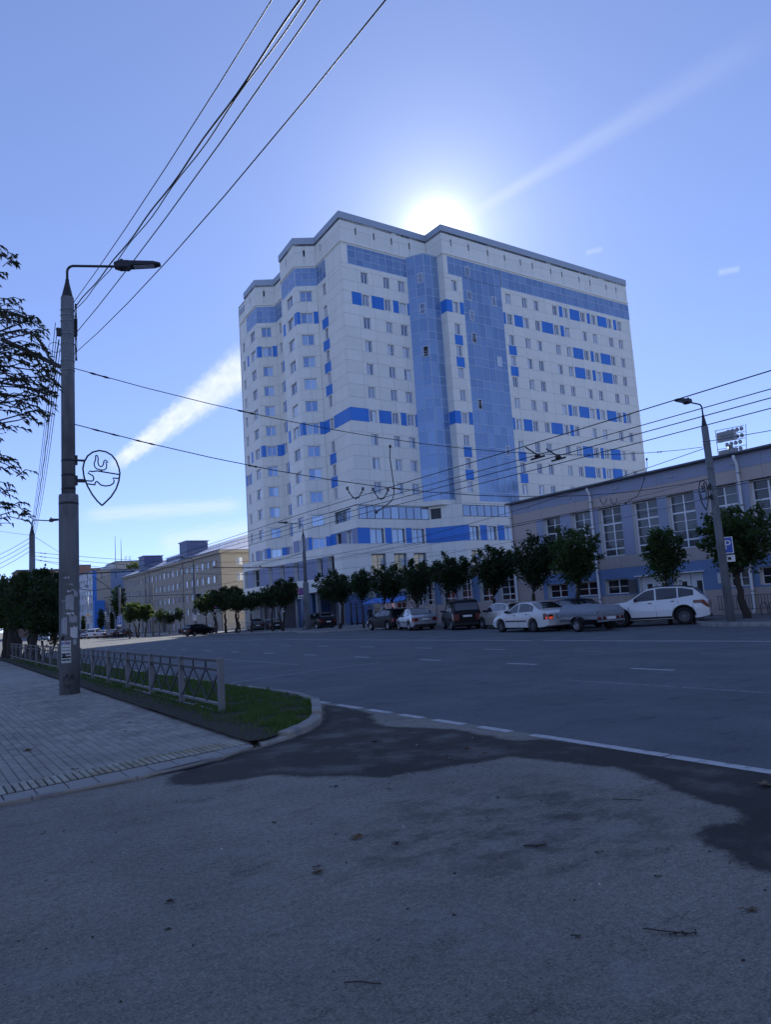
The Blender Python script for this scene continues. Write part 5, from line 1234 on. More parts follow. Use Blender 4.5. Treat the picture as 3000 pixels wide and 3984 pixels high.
# wires
def wire(label, p, q, sag, r=.012, name='overhead_wire', group=None, lumps=(), n=14, cat='wire', twist=0.0):
    p, q = Vector(p), Vector(q); f = lambda t: p.lerp(q, t)-Vector((0, 0, 4*sag*t*(1-t)))
    b = MB(); pts = [f(k/n) for k in range(n+1)]
    if twist:
        n2 = 90; pts = [f(k/n2)+Vector((twist*cos(k*.9), twist*.5*sin(k*.9), twist*sin(k*.9))) for k in range(n2+1)]
    b.tube(pts, r, 6); o = b.build(name, 'black_cable'); tag(o, label, cat, group)
    for t, L, rr in lumps:
        d = L/(q-p).length/2; a, c = f(t-d), f(t+d); g = MB(); g.tube([a, a.lerp(c, .2), a.lerp(c, .35), a.lerp(c, .65), a.lerp(c, .8), c], [rr*.5, rr, rr*.6, rr*.6, rr, rr*.5], 7); g.build('insulator', 'insulator', o)
    return f
GC = 'cables leaving the near lamp post overhead'
wire('uppermost thin cable from the near lamp post over the pavement', (3.42, 19.4, 9.82), (4.15, -16, 10.2), .95, .008, group=GC)
wire('thick twisted cable bundle from the top of the near lamp post', (3.44, 19.4, 9.7), (4.15, -16, 9.8), 1.28, .013, group=GC, twist=.012)
wire('second cable strand wound against the twisted bundle', (3.45, 19.4, 9.62), (4.15, -16, 9.75), 1.28, .009, group=GC, twist=-.015)
wire('single cable starting just under the steel bands of the near lamp post', (3.43, 19.4, 8.96), (4.15, -16, 9.4), .98, .009, group=GC)
wire('lowest single cable rising over the lamp head of the near lamp post', (3.43, 19.4, 8.47), (4.2, -16, 8.8), 1.35, .008, group=GC)
sa = wire('upper span wire crossing the street between both lamp posts', (3.43, 19.5, 8.12), (27.9, 18.35, 7.35), 1.10, .011, lumps=((.025, .5, .03), (.185, .55, .03), (.88, .3, .03)), group='span wires across the street')
sb = wire('lower span wire crossing the street between both lamp posts', (3.43, 19.5, 6.66), (27.9, 18.35, 6.0), 1.25, .012, lumps=((.03, .7, .025), (.07, .55, .025), (.19, .28, .03), (.38, .34, .03)), group='span wires across the street')
GT = 'trolleybus contact wires over the road'
zt = 4.45
for x_, z_, dx, lab, r_ in ((9.6, 4.45, .3, 'upper feeder wire of the near trolley lane', .0085), (10.85, zt, -.3, 'left contact wire of the near trolley lane', .0085), (10.72, zt+.10, -.3, 'messenger wire just above the left contact wire', .008), (11.55, zt, -.2, 'right contact wire of the near trolley lane', .0085)):
    for a, c, w_ in ((-25, 19, 'overhead on the right'), (19, 60, 'before the tower'), (60, 105, 'far down the street')):
        wire(lab+', '+w_, (x_+dx*(a-19)/44, a, z_+(0 if a < 50 else .25)), (x_+dx*(c-19)/44, c, z_+(0 if c < 50 else .25)), .05 if r_ > .01 else .12, r_, 'trolley_wire', GT, n=6)
for x_, lab in ((22.6, 'left contact wire of the far trolley lane'), (23.2, 'right contact wire of the far trolley lane')):
    for a, c, w_ in ((-25, 19, 'before the hall'), (19, 66, 'before the annexe'), (66, 103, 'before the tower')): wire(lab+', '+w_, (x_+(0 if a < 50 else 3), a, 4.9), (x_+(0 if c < 50 else 3 if c < 80 else 5), c, 4.9+(0 if c < 50 else .5)), .08, .010, 'trolley_wire', GT, n=6)
wire('heavy cable running from the right lamp post to the pole before the tower', (27.9, 18.4, 7.3), (32.5, 65.8, 6.9), .75, .014, group='cables along the far pavement')
wire('heavy cable running from the right lamp post out of view', (27.95, 18.2, 7.55), (26.8, -18, 7.6), .7, .014, group='cables along the far pavement')
wire('thin cable running from the right lamp post out of view', (27.95, 18.2, 6.9), (26.8, -18, 7.2), .9, .012, group='cables along the far pavement')
wire('thin cable from the pole before the tower along the yellow block', (32.5, 65.9, 7.4), (33.4, 102.7, 8.0), .6, .014, group='cables along the far pavement')
for z_, lab in ((6.3, 'lower wire from the tower pole towards the right lamp post'), (5.5, 'lowest faint wire from the tower pole along the hall')): wire(lab, (27.9, 18.4, z_-.3), (32.5, 65.8, z_), .5, .008, group='cables along the far pavement')
for k, (z_, zz) in enumerate(((5.95, 7.0), (5.75, 6.2), (5.53, 5.6))): wire(['upper', 'middle', 'lower'][k]+' span wire leaving the pole among the lawn trees', (5.85, 46, z_), (32.5, 65.8, zz), .55, .012, lumps=((.02, .5, .03), (.24, .3, .025)), group='span wires from the lawn pole')
for k in range(5):
    o = (k-2)*.07; wire(['outer left', 'inner left', 'middle', 'inner right', 'outer right'][k]+' cable dropping from the near lamp post to the lawn pole', (3.26-.17+o*.5, 19.6, 9.3-.22*k), (5.62, 45.9, 6.9-.17*k), .55+.12*k, .009 if k != 2 else .016, group='cables between the near lamp post and the lawn pole', twist=.008 if k == 2 else 0)
for k in range(4): wire(['uppermost', 'second', 'third', 'lowest'][k]+' cable from the lawn pole down to the left edge', (5.62, 46, 6.75-.25*k), (1.2, 60, 6.1-.35*k), .5, .014, group='cables from the lawn pole to the left')
wire('faint thin wire crossing behind the near lamp post', (5.8, 46, 6.9), (-6, 38, 8.6), .3, .008)
wire('faint thin wire from the lawn pole to the office block', (5.8, 46, 6.9), (45, 206, 16.5), 1.2, .012)
# drop cables and yoke hangers
def drop(label, pts, r=.016):
    b = MB(); b.tube(pts, r, 6); o = b.build('feed_cable', 'black_cable'); tag(o, label, 'cable', 'feed cables hanging from the span wires')
    for p in (pts[0], pts[-1]): g = MB(); g.lathe([(.02, -.05), (.05, 0), (.02, .05)], p, 8); g.build('terminal', 'insulator', o)
drop('long feed cable curving from the upper span wire before the tower', [(12.56, 19.0, 6.55), (12.52, 19, 6.2), (12.56, 19, 5.7), (12.6, 19, 5.3), (12.58, 19, 5.05), (12.5, 19, 4.85), (12.3, 19, 4.70), (12.1, 19, 4.58), (11.9, 19, 4.47)])
drop('looped feed cable hanging in front of the hall facade', [(24.42, 18.7, 6.7), (24.4, 18.7, 6.4), (24.2, 18.7, 6.0), (24.1, 18.7, 5.9), (24.16, 18.7, 5.84), (24.18, 18.7, 5.92), (24.1, 18.7, 5.86), (23.9, 18.7, 5.5), (23.6, 18.7, 5.2), (23.2, 18.7, 5.05), (22.9, 18.7, 4.92)], .013)
for cx_, lab in ((11.2, 'left'), (12.1, 'right')):
    b = MB(); w = .27; z_ = 5.12
    pts = [(cx_-w, 19, z_+.06), (cx_-w*.8, 19, z_-.06), (cx_-.1, 19, z_-.21), (cx_, 19, z_-.25), (cx_+.1, 19, z_-.21), (cx_+w*.8, 19, z_-.06), (cx_+w, 19, z_+.06)]
    b.tube(pts, .016, 6)
    for p in pts[1:-1]: b.lathe([(.012, -.03), (.03, 0), (.012, .03)], p, 6)
    b.box(cx_-w-.025, cx_-w+.025, 18.97, 19.03, z_, z_+.1); b.box(cx_+w-.025, cx_+w+.025, 18.97, 19.03, z_, z_+.1)
    tag(b.build('yoke_hanger', 'insulator'), lab+' hanging chain of insulators on the lower span wire before the tower', 'hanger', 'insulator chains before the tower')
for cx_, lab in ((22.6, 'left'), (23.2, 'right')):
    b = MB(); b.tube([(cx_-.18, 19.5, 5.25), (cx_-.15, 19.5, 5.1), (cx_, 19.5, 4.98), (cx_+.15, 19.5, 5.1), (cx_+.18, 19.5, 5.25)], .014, 5)
    tag(b.build('yoke_hanger', 'insulator'), lab+' small hanger before the hall facade', 'hanger', 'small hangers before the hall')
for (x_, y_, z_, lab) in ((10.9, 11.0, 4.45, 'left'), (11.5, 11.0, 4.45, 'right')):
    b = MB(); b.bar((x_-.13, y_+.2, z_+.26), (x_, y_, z_+.06), .03); b.lathe([(.02, 0), (.07, .02), (.07, .05), (.02, .09)], (x_, y_, z_), 8); b.bar((x_, y_-.2, z_), (x_, y_+.2, z_), .035)
    tag(b.build('wire_clamp', 'insulator'), lab+' clamp bell gripping a contact wire before the tower', 'clamp', 'clamps on the contact wires')

# ---------------------------------------------------------------- fence along the lawn
FX = lambda y: 4.31+.0193*(y-12)
def fence():
    T = thing('lawn_fence', 'low grey steel fence with crossed bars along the lawn edge', 'fence', (0, 0, 0))
    ps = [12.01+2.27*k for k in range(18)]
    post = MB(); post.box(-.045, .045, -.045, .045, -.1, .93); post.box(-.052, .052, -.052, .052, .93, .945); pm = post.mesh('post', ['fence_paint'])
    for y in ps: link('post', pm, T, Matrix.Translation((FX(y), y, gz(y))))
    nb = 0; rest = MB()
    for a, c in zip(ps, ps[1:]):
        xa, xc = FX(a), FX(c); L = c-a-.09; ya = a+.045
        pt = lambda t, z: (xa+(xc-xa)*t, ya+L*t, z)
        for z in (.90, .75, .20, .07):
            q = MB(); q.bar(pt(0, z), pt(1, z), .04, .04); q.build('rail', 'fence_shaded' if z > .5 else 'fence_paint', T)  # painted shade: upper rails in the dark copy, lower rails lighter
        for t in (1/3, 2/3): q = MB(); q.bar(pt(t, .765), pt(t, .885), .025); q.build('stub', 'fence_shaded', T)
        for k in range(3):
            for s in (0, 1):
                q = MB(); t0, t1 = (k+s)/3, (k+1-s)/3; o = .008 if s else -.008
                p, r = pt(t0, .74), pt(t1, .21); q.bar((p[0]+o, p[1], p[2]), (r[0]+o, r[1], r[2]), .015, .034); q.build('cross_bar', 'fence_shaded', T)
fence()

# ---------------------------------------------------------------- road signs
def sign_post(name, label, x, y, h, r=.03): 
    T = thing(name, label, 'road sign', (x, y, gz(y)+.13)); b = MB(); b.lathe([(r, -.2), (r, h)], n=8); b.build('post', 'galvanised', T); return T
def no_stopping(T, z, fc, r=.35, o=.04):
    n = Vector((*fc, 0)).normalized(); M = sign_M(n.x*o, n.y*o, z, fc); d = disc(T, 'disc', 'sign_blue', r, M); I = Matrix.Identity(4)
    ring(d, 'red_rim', 'sign_red', r*.80, r, I)
    b = MB(); k = r*.58
    for s in (1, -1): b.bar((-k, -k*s, .006+.001*s), (k, k*s, .006+.001*s), r*.17, .004, up=(0, 0, 1))
    b.build('red_cross', 'sign_red', d)
def tow_plate(T, z, fc, w=.7, h=.35, o=.04):
    n = Vector((*fc, 0)).normalized(); p = plate(T, 'tow_plate', 'sign_white', w, h, sign_M(n.x*o, n.y*o, z, fc)); b = MB(); b.box(-.28, .0, -.08, -.02, .004, .007); b.box(-.26, -.1, -.02, .06, .004, .007); b.bar((-.05, .05, .005), (.2, -.02, .005), .05, .004); b.box(.05, .28, -.10, -.03, .004, .007); b.build('tow_pictogram', 'sign_black', p)
fs = (-.5, -.86)
T = sign_post('no_stopping_sign', 'no stopping sign with tow truck plate beside the concrete pole before the tower', 32.55, 66.85, 4.2, .04); no_stopping(T, 3.75, fs); tow_plate(T, 3.2, fs)
T = sign_post('disabled_parking_sign', 'blue P sign with car and wheelchair plates in front of the tree row', 31.5, 51.8, 3.9); M = sign_M(-.03, -.04, 3.55, fs); p_sign(T, M, .62, .72)
o = plate(T, 'sub_plate', 'sign_white', .62, .33, sign_M(-.03, -.04, 2.98, fs)); little_car(o, .12)
o = plate(T, 'sub_plate', 'sign_white', .62, .38, sign_M(-.03, -.04, 2.58, fs)); b = MB(); b.lathe([(.018, .004), (.018, .006)], (0, .1, 0), 8); b.bar((0, .08, .005), (.02, -.02, .005), .025, .003); b.bar((.02, -.02, .005), (.1, -.02, .005), .025, .003); b.bar((.1, -.02, .005), (.14, -.1, .005), .025, .003); b.build('wheelchair_pictogram', 'sign_black', o); ring(o, 'wheel_mark', 'sign_black', .065, .085, Matrix.Translation((0, -.05, 0)))
T = sign_post('straight_on_sign', 'round blue straight ahead arrow sign beside the dark hatchback', 32.5, 97.5, 3.6); M = sign_M(-.02, -.04, 3.55, fs); d = disc(T, 'disc', 'sign_blue', .36, M); b = MB(); b.box(-.04, .04, -.24, .12, .004, .007); b.add([(-.13, .06, .006), (.13, .06, .006), (0, .25, .006)], [(0, 1, 2)]); b.build('arrow', 'sign_white', d)
T = sign_post('no_stopping_sign', 'no stopping sign with tow truck plate under the joined tree canopy', 32.6, 91.3, 3.6); no_stopping(T, 3.4, fs); tow_plate(T, 2.82, fs)
T = thing('round_sign', 'dark backed round sign with a white arrow plate on the pole before the yellow block', 'road sign', (33.5, 102.7, -.45)); M = sign_M(-.15, -.25, 3.3, fs); d = disc(T, 'disc', 'bumper_grey', .38, M); o = plate(T, 'arrow_plate', 'sign_white', .4, .75, sign_M(-.15, -.25, 2.3, fs)); b = MB(); b.box(-.03, .03, -.2, .15, .004, .007); b.add([(-.1, .1, .006), (.1, .1, .006), (0, .25, .006)], [(0, 1, 2)]); b.build('arrow', 'sign_black', o)
T = thing('lane_parking_sign', 'blue lane arrow and blue P plates stacked on the sunlit far pole', 'road sign', (30.95, 136, -.55)); M = sign_M(-.15, -.25, 3.25, fs); o = plate(T, 'lane_plate', 'sign_blue', .72, .72, M, 'sign_white'); b = MB(); b.bar((-.05, -.25, .005), (-.05, .2, .005), .06, .004); b.bar((-.05, -.1, .005), (.15, .05, .005), .06, .004); b.bar((.15, .05, .005), (.15, .22, .005), .06, .004); b.build('arrow', 'sign_white', o)
p_sign(T, sign_M(-.15, -.25, 2.5, fs), .72, .72); plate(T, 'sub_plate', 'sign_white', .72, .3, sign_M(-.15, -.25, 1.97, fs))
T = sign_post('priority_road_sign', 'yellow priority diamond with white round sign and plates before the office block', 32.95, 174.6, 8.6, .13); M = sign_M(0, -.2, 4.6, (-.2, -1)) @ Matrix.Rotation(pi/4, 4, 'Z'); o = plate(T, 'diamond', 'sign_white', .72, .72, M); plate(o, 'yellow_field', 'sign_yellow', .5, .5, Matrix.Translation((0, 0, .02)))
d = disc(T, 'disc', 'sign_white', .36, sign_M(0, -.2, 3.75, (-.2, -1))); ring(d, 'red_rim', 'sign_red', .3, .36, Matrix.Identity(4)); plate(T, 'sub_plate', 'sign_white', .7, .28, sign_M(0, -.2, 3.22, (-.2, -1))); plate(T, 'sub_plate', 'sign_white', 1.0, .28, sign_M(0, -.2, 2.88, (-.2, -1)))
T = sign_post('direction_board', 'white direction board under a round sign before the office block', 36.6, 175, 4.4, .12); o = plate(T, 'board', 'sign_white', 2.0, 1.0, sign_M(.2, -.2, 3.4, (-.3, -1))); b = MB(); b.box(-.8, -.7, .15, .3, .004, .007); b.box(-.5, .7, .15, .28, .004, .007); b.box(-.8, -.6, -.3, -.15, .004, .007); b.box(-.4, .4, -.3, -.18, .004, .007); b.build('print_lines', 'bumper_grey', o)
d = disc(T, 'disc', 'sign_white', .4, sign_M(0, -.2, 4.9, (-.3, -1))); ring(d, 'rim', 'bumper_grey', .33, .4, Matrix.Identity(4)); plate(T, 'sub_plate', 'sign_white', .7, .3, sign_M(0, -.2, 4.32, (-.3, -1)))
TL = thing('traffic_signal', 'hanging traffic signal showing red beside a blue lane board over the road', 'traffic signal', (22.2, 150, -.6)); b = MB(); b.lathe([(.09, 0), (.07, 7.2)], (3.2, 0, 0), 8); b.bar((3.2, 0, 6.9), (-.2, 0, 6.9), .09); b.build('gantry', 'galvanised', TL)
b = MB(); b.box(-.24, .24, -.12, .12, 5.4, 6.8); b.build('signal_housing', 'black_trim', TL); b = MB(); b.lathe([(.2, -.2), (.2, -.14)], (0, 0, 6.45), 14, axis='y'); b.build('red_lamp', 'signal_red', TL)
for xx, ch in ((.95, '1'), (1.45, '0')): o = plate(TL, 'lane_board', 'sign_blue', .48, .5, sign_M(xx, -.15, 6.5, (0, -1)), 'sign_white'); text(ch, .36, 'sign_white', o, Matrix.Translation((0, 0, .007)))
b = MB(); b.lathe([(.07, 0), (.05, 4.2)], n=8); T = thing('park_lamp', 'slim white topped lamp right of the near lamp post, far down the street', 'lamp', (31.8, 175, -.6)); b.build('post', 'dark_steel', T); b = MB(); b.lathe([(.12, 3.6), (.16, 4.0), (.1, 4.4)], n=10); b.build('shade', 'sign_white', T)
b = MB(); b.lathe([(.25, 0), (.38, .75), (.34, .76)], n=14); tag(b.build('plant_pot', 'pot', None, Matrix.Translation((34.2, 112, -.45))), 'dark round pot holding a sapling before the yellow block', 'pot')
T = thing('entrance_ramp', 'white railing of the sloped ramp before the tower entrance', 'railing', (0, 0, 0))
for z in (.55, .95):
    b = MB(); b.tube([(36.0, 98, -.35+z), (36.6, 93, -.1+z), (38.5, 90.5, .0+z), (40.5, 90, .2+z)], .03, 6); b.build('rail', 'white_paint', T)
for (x_, y_) in ((36.0, 98), (36.3, 95.5), (36.6, 93), (38.5, 90.5), (40.5, 90)): b = MB(); b.bar((x_, y_, -.4), (x_, y_, 1.0), .05); b.build('rail_post', 'white_paint', T)
for k in range(2):
    b = MB(); b.lathe([(.09, -.3), (.09, 2.6)], n=8); b.box(-.02, .9, -.02, .02, 1.9, 1.95); b.box(-.02, .9, -.02, .02, 2.3, 2.35)
    tag(b.build('fence_stub', 'black_trim', None, Matrix.Translation((41.2+.1*k, 72.4-1.1*k, -.2))), ['taller', 'shorter'][k]+' dark gate post at the tower corner', 'gate post', 'gate posts at the tower corner')
# ---------------------------------------------------------------- cars
def lerp_tab(tab, s):
    if s <= tab[0][0]: return tab[0][1]
    for (a, va), (c, vc) in zip(tab, tab[1:]):
        if s <= c:
            t = (s-a)/(c-a); return va+(vc-va)*t
    return tab[-1][1]
class Car:
    def __init__(k, L, W, r, axles, top, belt, tumble=.30, bot=.21): k.L, k.W, k.r, k.ax, k.tt, k.bt, k.tm, k.bot = L, W, r, axles, top, belt, tumble, bot
    def top(k, s): h = .07; return sum(lerp_tab(k.tt, max(0, min(k.L, s+d*h))) for d in (-1.4, -.7, 0, .7, 1.4))/5
    def belt(k, s): h = .10; return min(sum(lerp_tab(k.bt, max(0, min(k.L, s+d*h))) for d in (-1, 0, 1))/3, k.top(s)-.03)
    def w(k, s):
        f = 1-.15*max(0, 1-s/.55)**2-.09*max(0, 1-(k.L-s)/.45)**2; return k.W/2*f
    def under(k, s):
        z = k.bot+.10*max(0, 1-s/.4)+.08*max(0, 1-(k.L-s)/.4)
        for a in k.ax:
            R = k.r+.065; d = abs(s-a)
            if d < R: z = max(z, k.r+sqrt(R*R-d*d))
        return z
    def section(k, s):
        w, t, b, u = k.w(s), k.top(s), k.belt(s), k.under(s); u = min(u, b-.12); m = max(u+.04, .30+.30*b)
        wr = max(.05, w*.955-k.tm*(t-b)-.015)
        return [(0, u), (w*.88, u), (w*.975, u+.02), (w, min(m, b-.08)), (w*.99, b-.05), (w*.955, b), (wr, t-.04*min(1, (t-b)*4)), (wr*.86, t-.008), (wr*.45, t+.006), (0, t+.01)]
    def y_at(k, s, z):
        P = k.section(s)[1:8]
        for (y0, z0), (y1, z1) in zip(P, P[1:]):
            if z0 <= z <= z1 or (z1 <= z <= z0 and False): return y0+(y1-y0)*(z-z0)/max(1e-6, z1-z0)
        return P[-1][0] if z > P[-1][1] else P[0][0]
    def body(k):
        S = {0, .03, .09, .18, .3, k.L-.3, k.L-.18, k.L-.08, k.L-.02, k.L}; S |= {k.L*i/34 for i in range(35)}
        for a in k.ax:
            R = k.r+.065; S |= {a+R*sin(pi/2*t/6) for t in range(-6, 7)} | {a-R-.004, a+R+.004}
        S = sorted(S); b = MB(); n = 10; V = []; F = []
        for s in S:
            P = k.section(s); x = k.L/2-s; V += [(x, y, z) for y, z in P]+[(x, -y, z) for y, z in P[-2:0:-1]]
        m = 2*n-2
        for i in range(len(S)-1):
            for j in range(m): j2 = (j+1) % m; F.append((i*m+j, i*m+j2, (i+1)*m+j2, (i+1)*m+j))
        F += [tuple(range(m)), tuple(range((len(S)-1)*m, len(S)*m))[::-1]]
        b.add(V, F, 0, True); return b
    def side(k, b, s0, s1, lo, hi, off=.006, n=8, sides=(1, -1), mi=0):
        """patch on the flank between heights lo(s), hi(s)"""
        for sg in sides:
            V = []; ok = True
            for i in range(n+1):
                s = s0+(s1-s0)*i/n; z0, z1 = lo(s), hi(s)
                z1 = max(z1, z0+.004)
                for t in (0, .33, .67, 1): z = z0+(z1-z0)*t; V.append((k.L/2-s, sg*(k.y_at(s, z)+off), z))
            F = [(i*4+j, i*4+j+1, i*4+j+5, i*4+j+4) for i in range(n) for j in range(3)]
            if sg > 0: F = [f[::-1] for f in F]
            b.add(V, F, mi, True)
    def upper(k, b, s0, s1, f0=.84, f1=.84, off=.008, n=6):
        """patch on the sloping screens"""
        V = []
        for i in range(n+1):
            t = i/n; s = s0+(s1-s0)*t; P = k.section(s); wr = P[6][0]*(f0+(f1-f0)*t)
            for j in range(7): V.append((k.L/2-s, wr*(1-2*j/6), k.top(s)+off+.012*(1-(1-2*j/6)**2)))
        b.add(V, [(i*7+j, i*7+j+1, i*7+j+8, i*7+j+7) for i in range(n) for j in range(6)], 0, True)
SHAPES = dict(
    sedan=Car(4.30, 1.70, .29, (.80, 3.24), [(0, .55), (.06, .66), (.3, .74), (1.1, .92), (1.95, 1.38), (2.5, 1.43), (3.05, 1.37), (3.72, 1.02), (4.16, .98), (4.30, .82)], [(0, .5), (.3, .69), (1.1, .86), (3.6, .95), (4.16, .93), (4.3, .75)]),
    suv=Car(4.66, 1.88, .38, (.90, 3.62), [(0, .75), (.05, .93), (.35, 1.02), (1.25, 1.12), (2.05, 1.63), (2.7, 1.73), (3.6, 1.69), (4.15, 1.56), (4.46, 1.24), (4.6, 1.13), (4.66, .92)], [(0, .72), (.35, .96), (1.25, 1.06), (3.2, 1.13), (4.2, 1.25), (4.5, 1.08), (4.66, .85)], bot=.27),
    hatch=Car(4.20, 1.75, .31, (.82, 3.36), [(0, .58), (.06, .72), (.35, .82), (1.05, .98), (1.85, 1.41), (2.4, 1.48), (3.3, 1.45), (3.75, 1.34), (4.02, 1.02), (4.14, .92), (4.20, .78)], [(0, .54), (.35, .77), (1.05, .90), (3.5, 1.0), (4.0, 1.0), (4.2, .70)]),
    van=Car(4.35, 1.74, .31, (.85, 3.45), [(0, .68), (.06, .88), (.5, 1.0), (.95, 1.08), (1.7, 1.64), (2.2, 1.76), (3.9, 1.74), (4.15, 1.62), (4.28, 1.0), (4.35, .85)], [(0, .62), (.5, .92), (.95, 1.0), (4.2, 1.06), (4.35, .78)], tumble=.2))
PROTO = {}
def wheel_meshes(r, spokes, bright):
    key = ('wheel', r, spokes, bright)
    if key not in CACHE:
        b = MB(); w = .10; b.lathe([(r*.60, -w), (r*.93, -w), (r, -w*.6), (r, w*.6), (r*.93, w), (r*.60, w), (r*.60, -w)], n=24, axis='y', caps=False); t = b.mesh('wheel', ['tyre'])
        g = MB(); g.lathe([(r*.62, -.06), (r*.62, .088), (r*.56, .095), (r*.52, .07)], n=20, axis='y', mi=0, caps=False); g.lathe([(r*.14, .02), (r*.13, .092), (r*.05, .096)], n=10, axis='y')
        g.lathe([(r*.56, .0), (r*.56, .012)], n=16, axis='y', mi=1)
        for i in range(spokes):
            a = 2*pi*i/spokes; g.bar((r*.1*cos(a), .075, r*.1*sin(a)), (r*.57*cos(a), .082, r*.57*sin(a)), r*.11 if spokes < 10 else r*.055, .02, up=(0, 1, 0))
        CACHE[key] = (t, g.mesh('rim', [bright, 'black_trim']))
    return CACHE[key]
def make_car(kind, m, label, x, y, az, group=None, brake=False, rim='alloy', spokes=7, cat='car', name=None, extras=(), z=None, plates=True, trim=None):
    k = SHAPES[kind]; T = thing(name or {'suv': 'parked_suv', 'van': 'parked_minivan'}.get(kind, 'parked_car'), label, cat, (x, y, gz(y) if z is None else z), pi/2-radians(az), group)
    key = (kind, m, brake, rim, spokes, trim)
    if key in PROTO:
        for ch in PROTO[key].children: copy_tree(ch, T)
        return T
    PROTO[key] = T
    def part(name, b, mm, parent=T, sharp=None):
        o = b.build(name, mm, parent)
        if sharp: o.data.set_sharp_from_angle(angle=radians(sharp))
        return o
    part('body', k.body(), m, T, 38)
    L = k.L; tt = k.tt
    # glazing: windscreen, rear window, three or two side windows a side
    ws0, ws1 = tt[3][0]+.07, tt[4][0]-.02
    b = MB(); k.upper(b, ws0, ws1, .97, .90); part('windscreen', b, 'car_glass')
    if kind == 'sedan': r0, r1 = 3.08, 3.66
    elif kind == 'suv': r0, r1 = 4.21, 4.44
    elif kind == 'van': r0, r1 = 4.13, 4.27
    else: r0, r1 = 3.76, 4.0
    b = MB(); k.upper(b, r0, r1, .93, .95); part('rear_window', b, 'car_glass')
    lo = lambda s: k.belt(s)+.025; hi = lambda s: k.top(s)-.085
    cuts = dict(sedan=((1.36, 2.16), (2.24, 3.05), (3.08, 3.28)), suv=((1.55, 2.45), (2.52, 3.4), (3.46, 4.08)), hatch=((1.28, 2.1), (2.18, 3.05), (3.12, 3.62)), van=((1.15, 2.0), (2.08, 3.0), (3.08, 4.0)))[kind]
    for a, c in cuts:
        for sg in (1, -1): b = MB(); k.side(b, a, c, lo, hi, .007, 8, (sg,)); part('window', b, 'car_glass')
    # wheels
    tm, rm = wheel_meshes(k.r, spokes, rim)
    for a in k.ax:
        for sg in (1, -1):
            M = Matrix.Translation((L/2-a, sg*(k.W/2-.115), k.r)) @ (Matrix.Identity(4) if sg > 0 else Matrix.Rotation(pi, 4, 'Z'))
            link('rim', rm, link('wheel', tm, T, M))
    wl = MB(); 
    for a in k.ax: wl.box(L/2-a-k.r, L/2-a+k.r, -k.W/2+.22, k.W/2-.22, .2, k.r*2.1)
    wl.box(-L/2+.3, L/2-.3, -k.W/2+.16, k.W/2-.16, k.bot-.03, k.bot+.1); part('underbody', wl, 'arch_dark')
    # lights
    zb = k.belt(.15)
    for sg in (1, -1):
        b = MB(); k.side(b, .02, .52, lambda s: zb-.17+.09*s, lambda s: zb-.05+.10*s, .008, 6, (sg,)); wf = k.w(0)
        b.box(L/2-.03, L/2+.012, min(sg*wf*.5, sg*wf*.93), max(sg*wf*.5, sg*wf*.93), zb-.17, zb-.07); part('headlight', b, 'lens_clear')
        zr = k.belt(L-.12); h = {'sedan': (.30, .02), 'hatch': (.30, .0), 'van': (.42, -.02), 'suv': (.30, -.04)}[kind]
        b = MB(); k.side(b, L-(.62 if kind == 'suv' else .26), L-.005, (lambda s: zr-.10-.24*max(0, (s-L+.3)/.3)) if kind == 'suv' else (lambda s: zr-h[0]), lambda s: min(zr-h[1], k.belt(s)-.015), .009, 6, (sg,)); wf = k.w(L)
        b.box(-L/2-.014, -L/2+.03, min(sg*wf*.62, sg*wf*.97), max(sg*wf*.62, sg*wf*.97), zr-h[0]+.01, zr-h[1]-.06); tl = part('taillight', b, 'tail_red')
        if brake: b = MB(); b.box(-L/2-.02, -L/2-.012, min(sg*wf*.66, sg*wf*.93), max(sg*wf*.66, sg*wf*.93), zr-h[0]+.02, zr-h[0]+.12); b.box(-L/2+.02, -L/2+.14, min(sg*(k.y_at(L-.08, zr-.22)+.012), sg*(k.y_at(L-.08, zr-.22)+.018)), max(sg*(k.y_at(L-.08, zr-.22)+.012), sg*(k.y_at(L-.08, zr-.22)+.018)), zr-h[0]+.02, zr-h[0]+.12); b.build('brake_lamp', 'brake_lit', tl)
    zp = {'sedan': .70, 'hatch': .70, 'van': .80, 'suv': .78}[kind]
    b = MB(); b.box(-L/2-.022, -L/2-.004, -.29, .29, zp-.075, zp+.075); rp = part('plate_recess', b, 'black_trim'); b = MB(); b.box(-L/2-.028, -L/2-.022, -.26, .26, zp-.056, zp+.056); b.build('number_plate', 'plate', rp)
    b = MB(); b.box(L/2+.004, L/2+.016, -.26, .26, .40, .51); part('number_plate', b, 'plate')
    b = MB(); b.box(L/2-.01, L/2+.008, -k.w(0)*.6, k.w(0)*.6, .26, .38); b.box(L/2-.01, L/2+.008, -k.w(0)*.45, k.w(0)*.45, zb-.2, zb-.1); part('grille', b, 'black_trim')
    b = MB(); b.box(-L/2-.012, -L/2+.05, -k.w(L)*.93, k.w(L)*.93, .29, .40); part('bumper_trim', b, trim or 'black_trim')
    for sg in (1, -1):
        s = cuts[0][0]+.12; yy = k.y_at(s, k.belt(s)); b = MB(); z0 = k.belt(s)+.03; X = L/2-s
        b.add([(X+.10, sg*(yy+.0), z0), (X+.10, sg*(yy+.19), z0+.01), (X+.06, sg*(yy+.2), z0+.13), (X+.06, sg*(yy+.02), z0+.12), (X-.02, sg*(yy+.0), z0), (X-.02, sg*(yy+.19), z0+.01), (X-.02, sg*(yy+.2), z0+.13), (X-.02, sg*(yy+.02), z0+.12)],
              [(0, 1, 2, 3), (7, 6, 5, 4), (0, 4, 5, 1), (1, 5, 6, 2), (2, 6, 7, 3), (3, 7, 4, 0)]); part('mirror', b, 'black_trim')
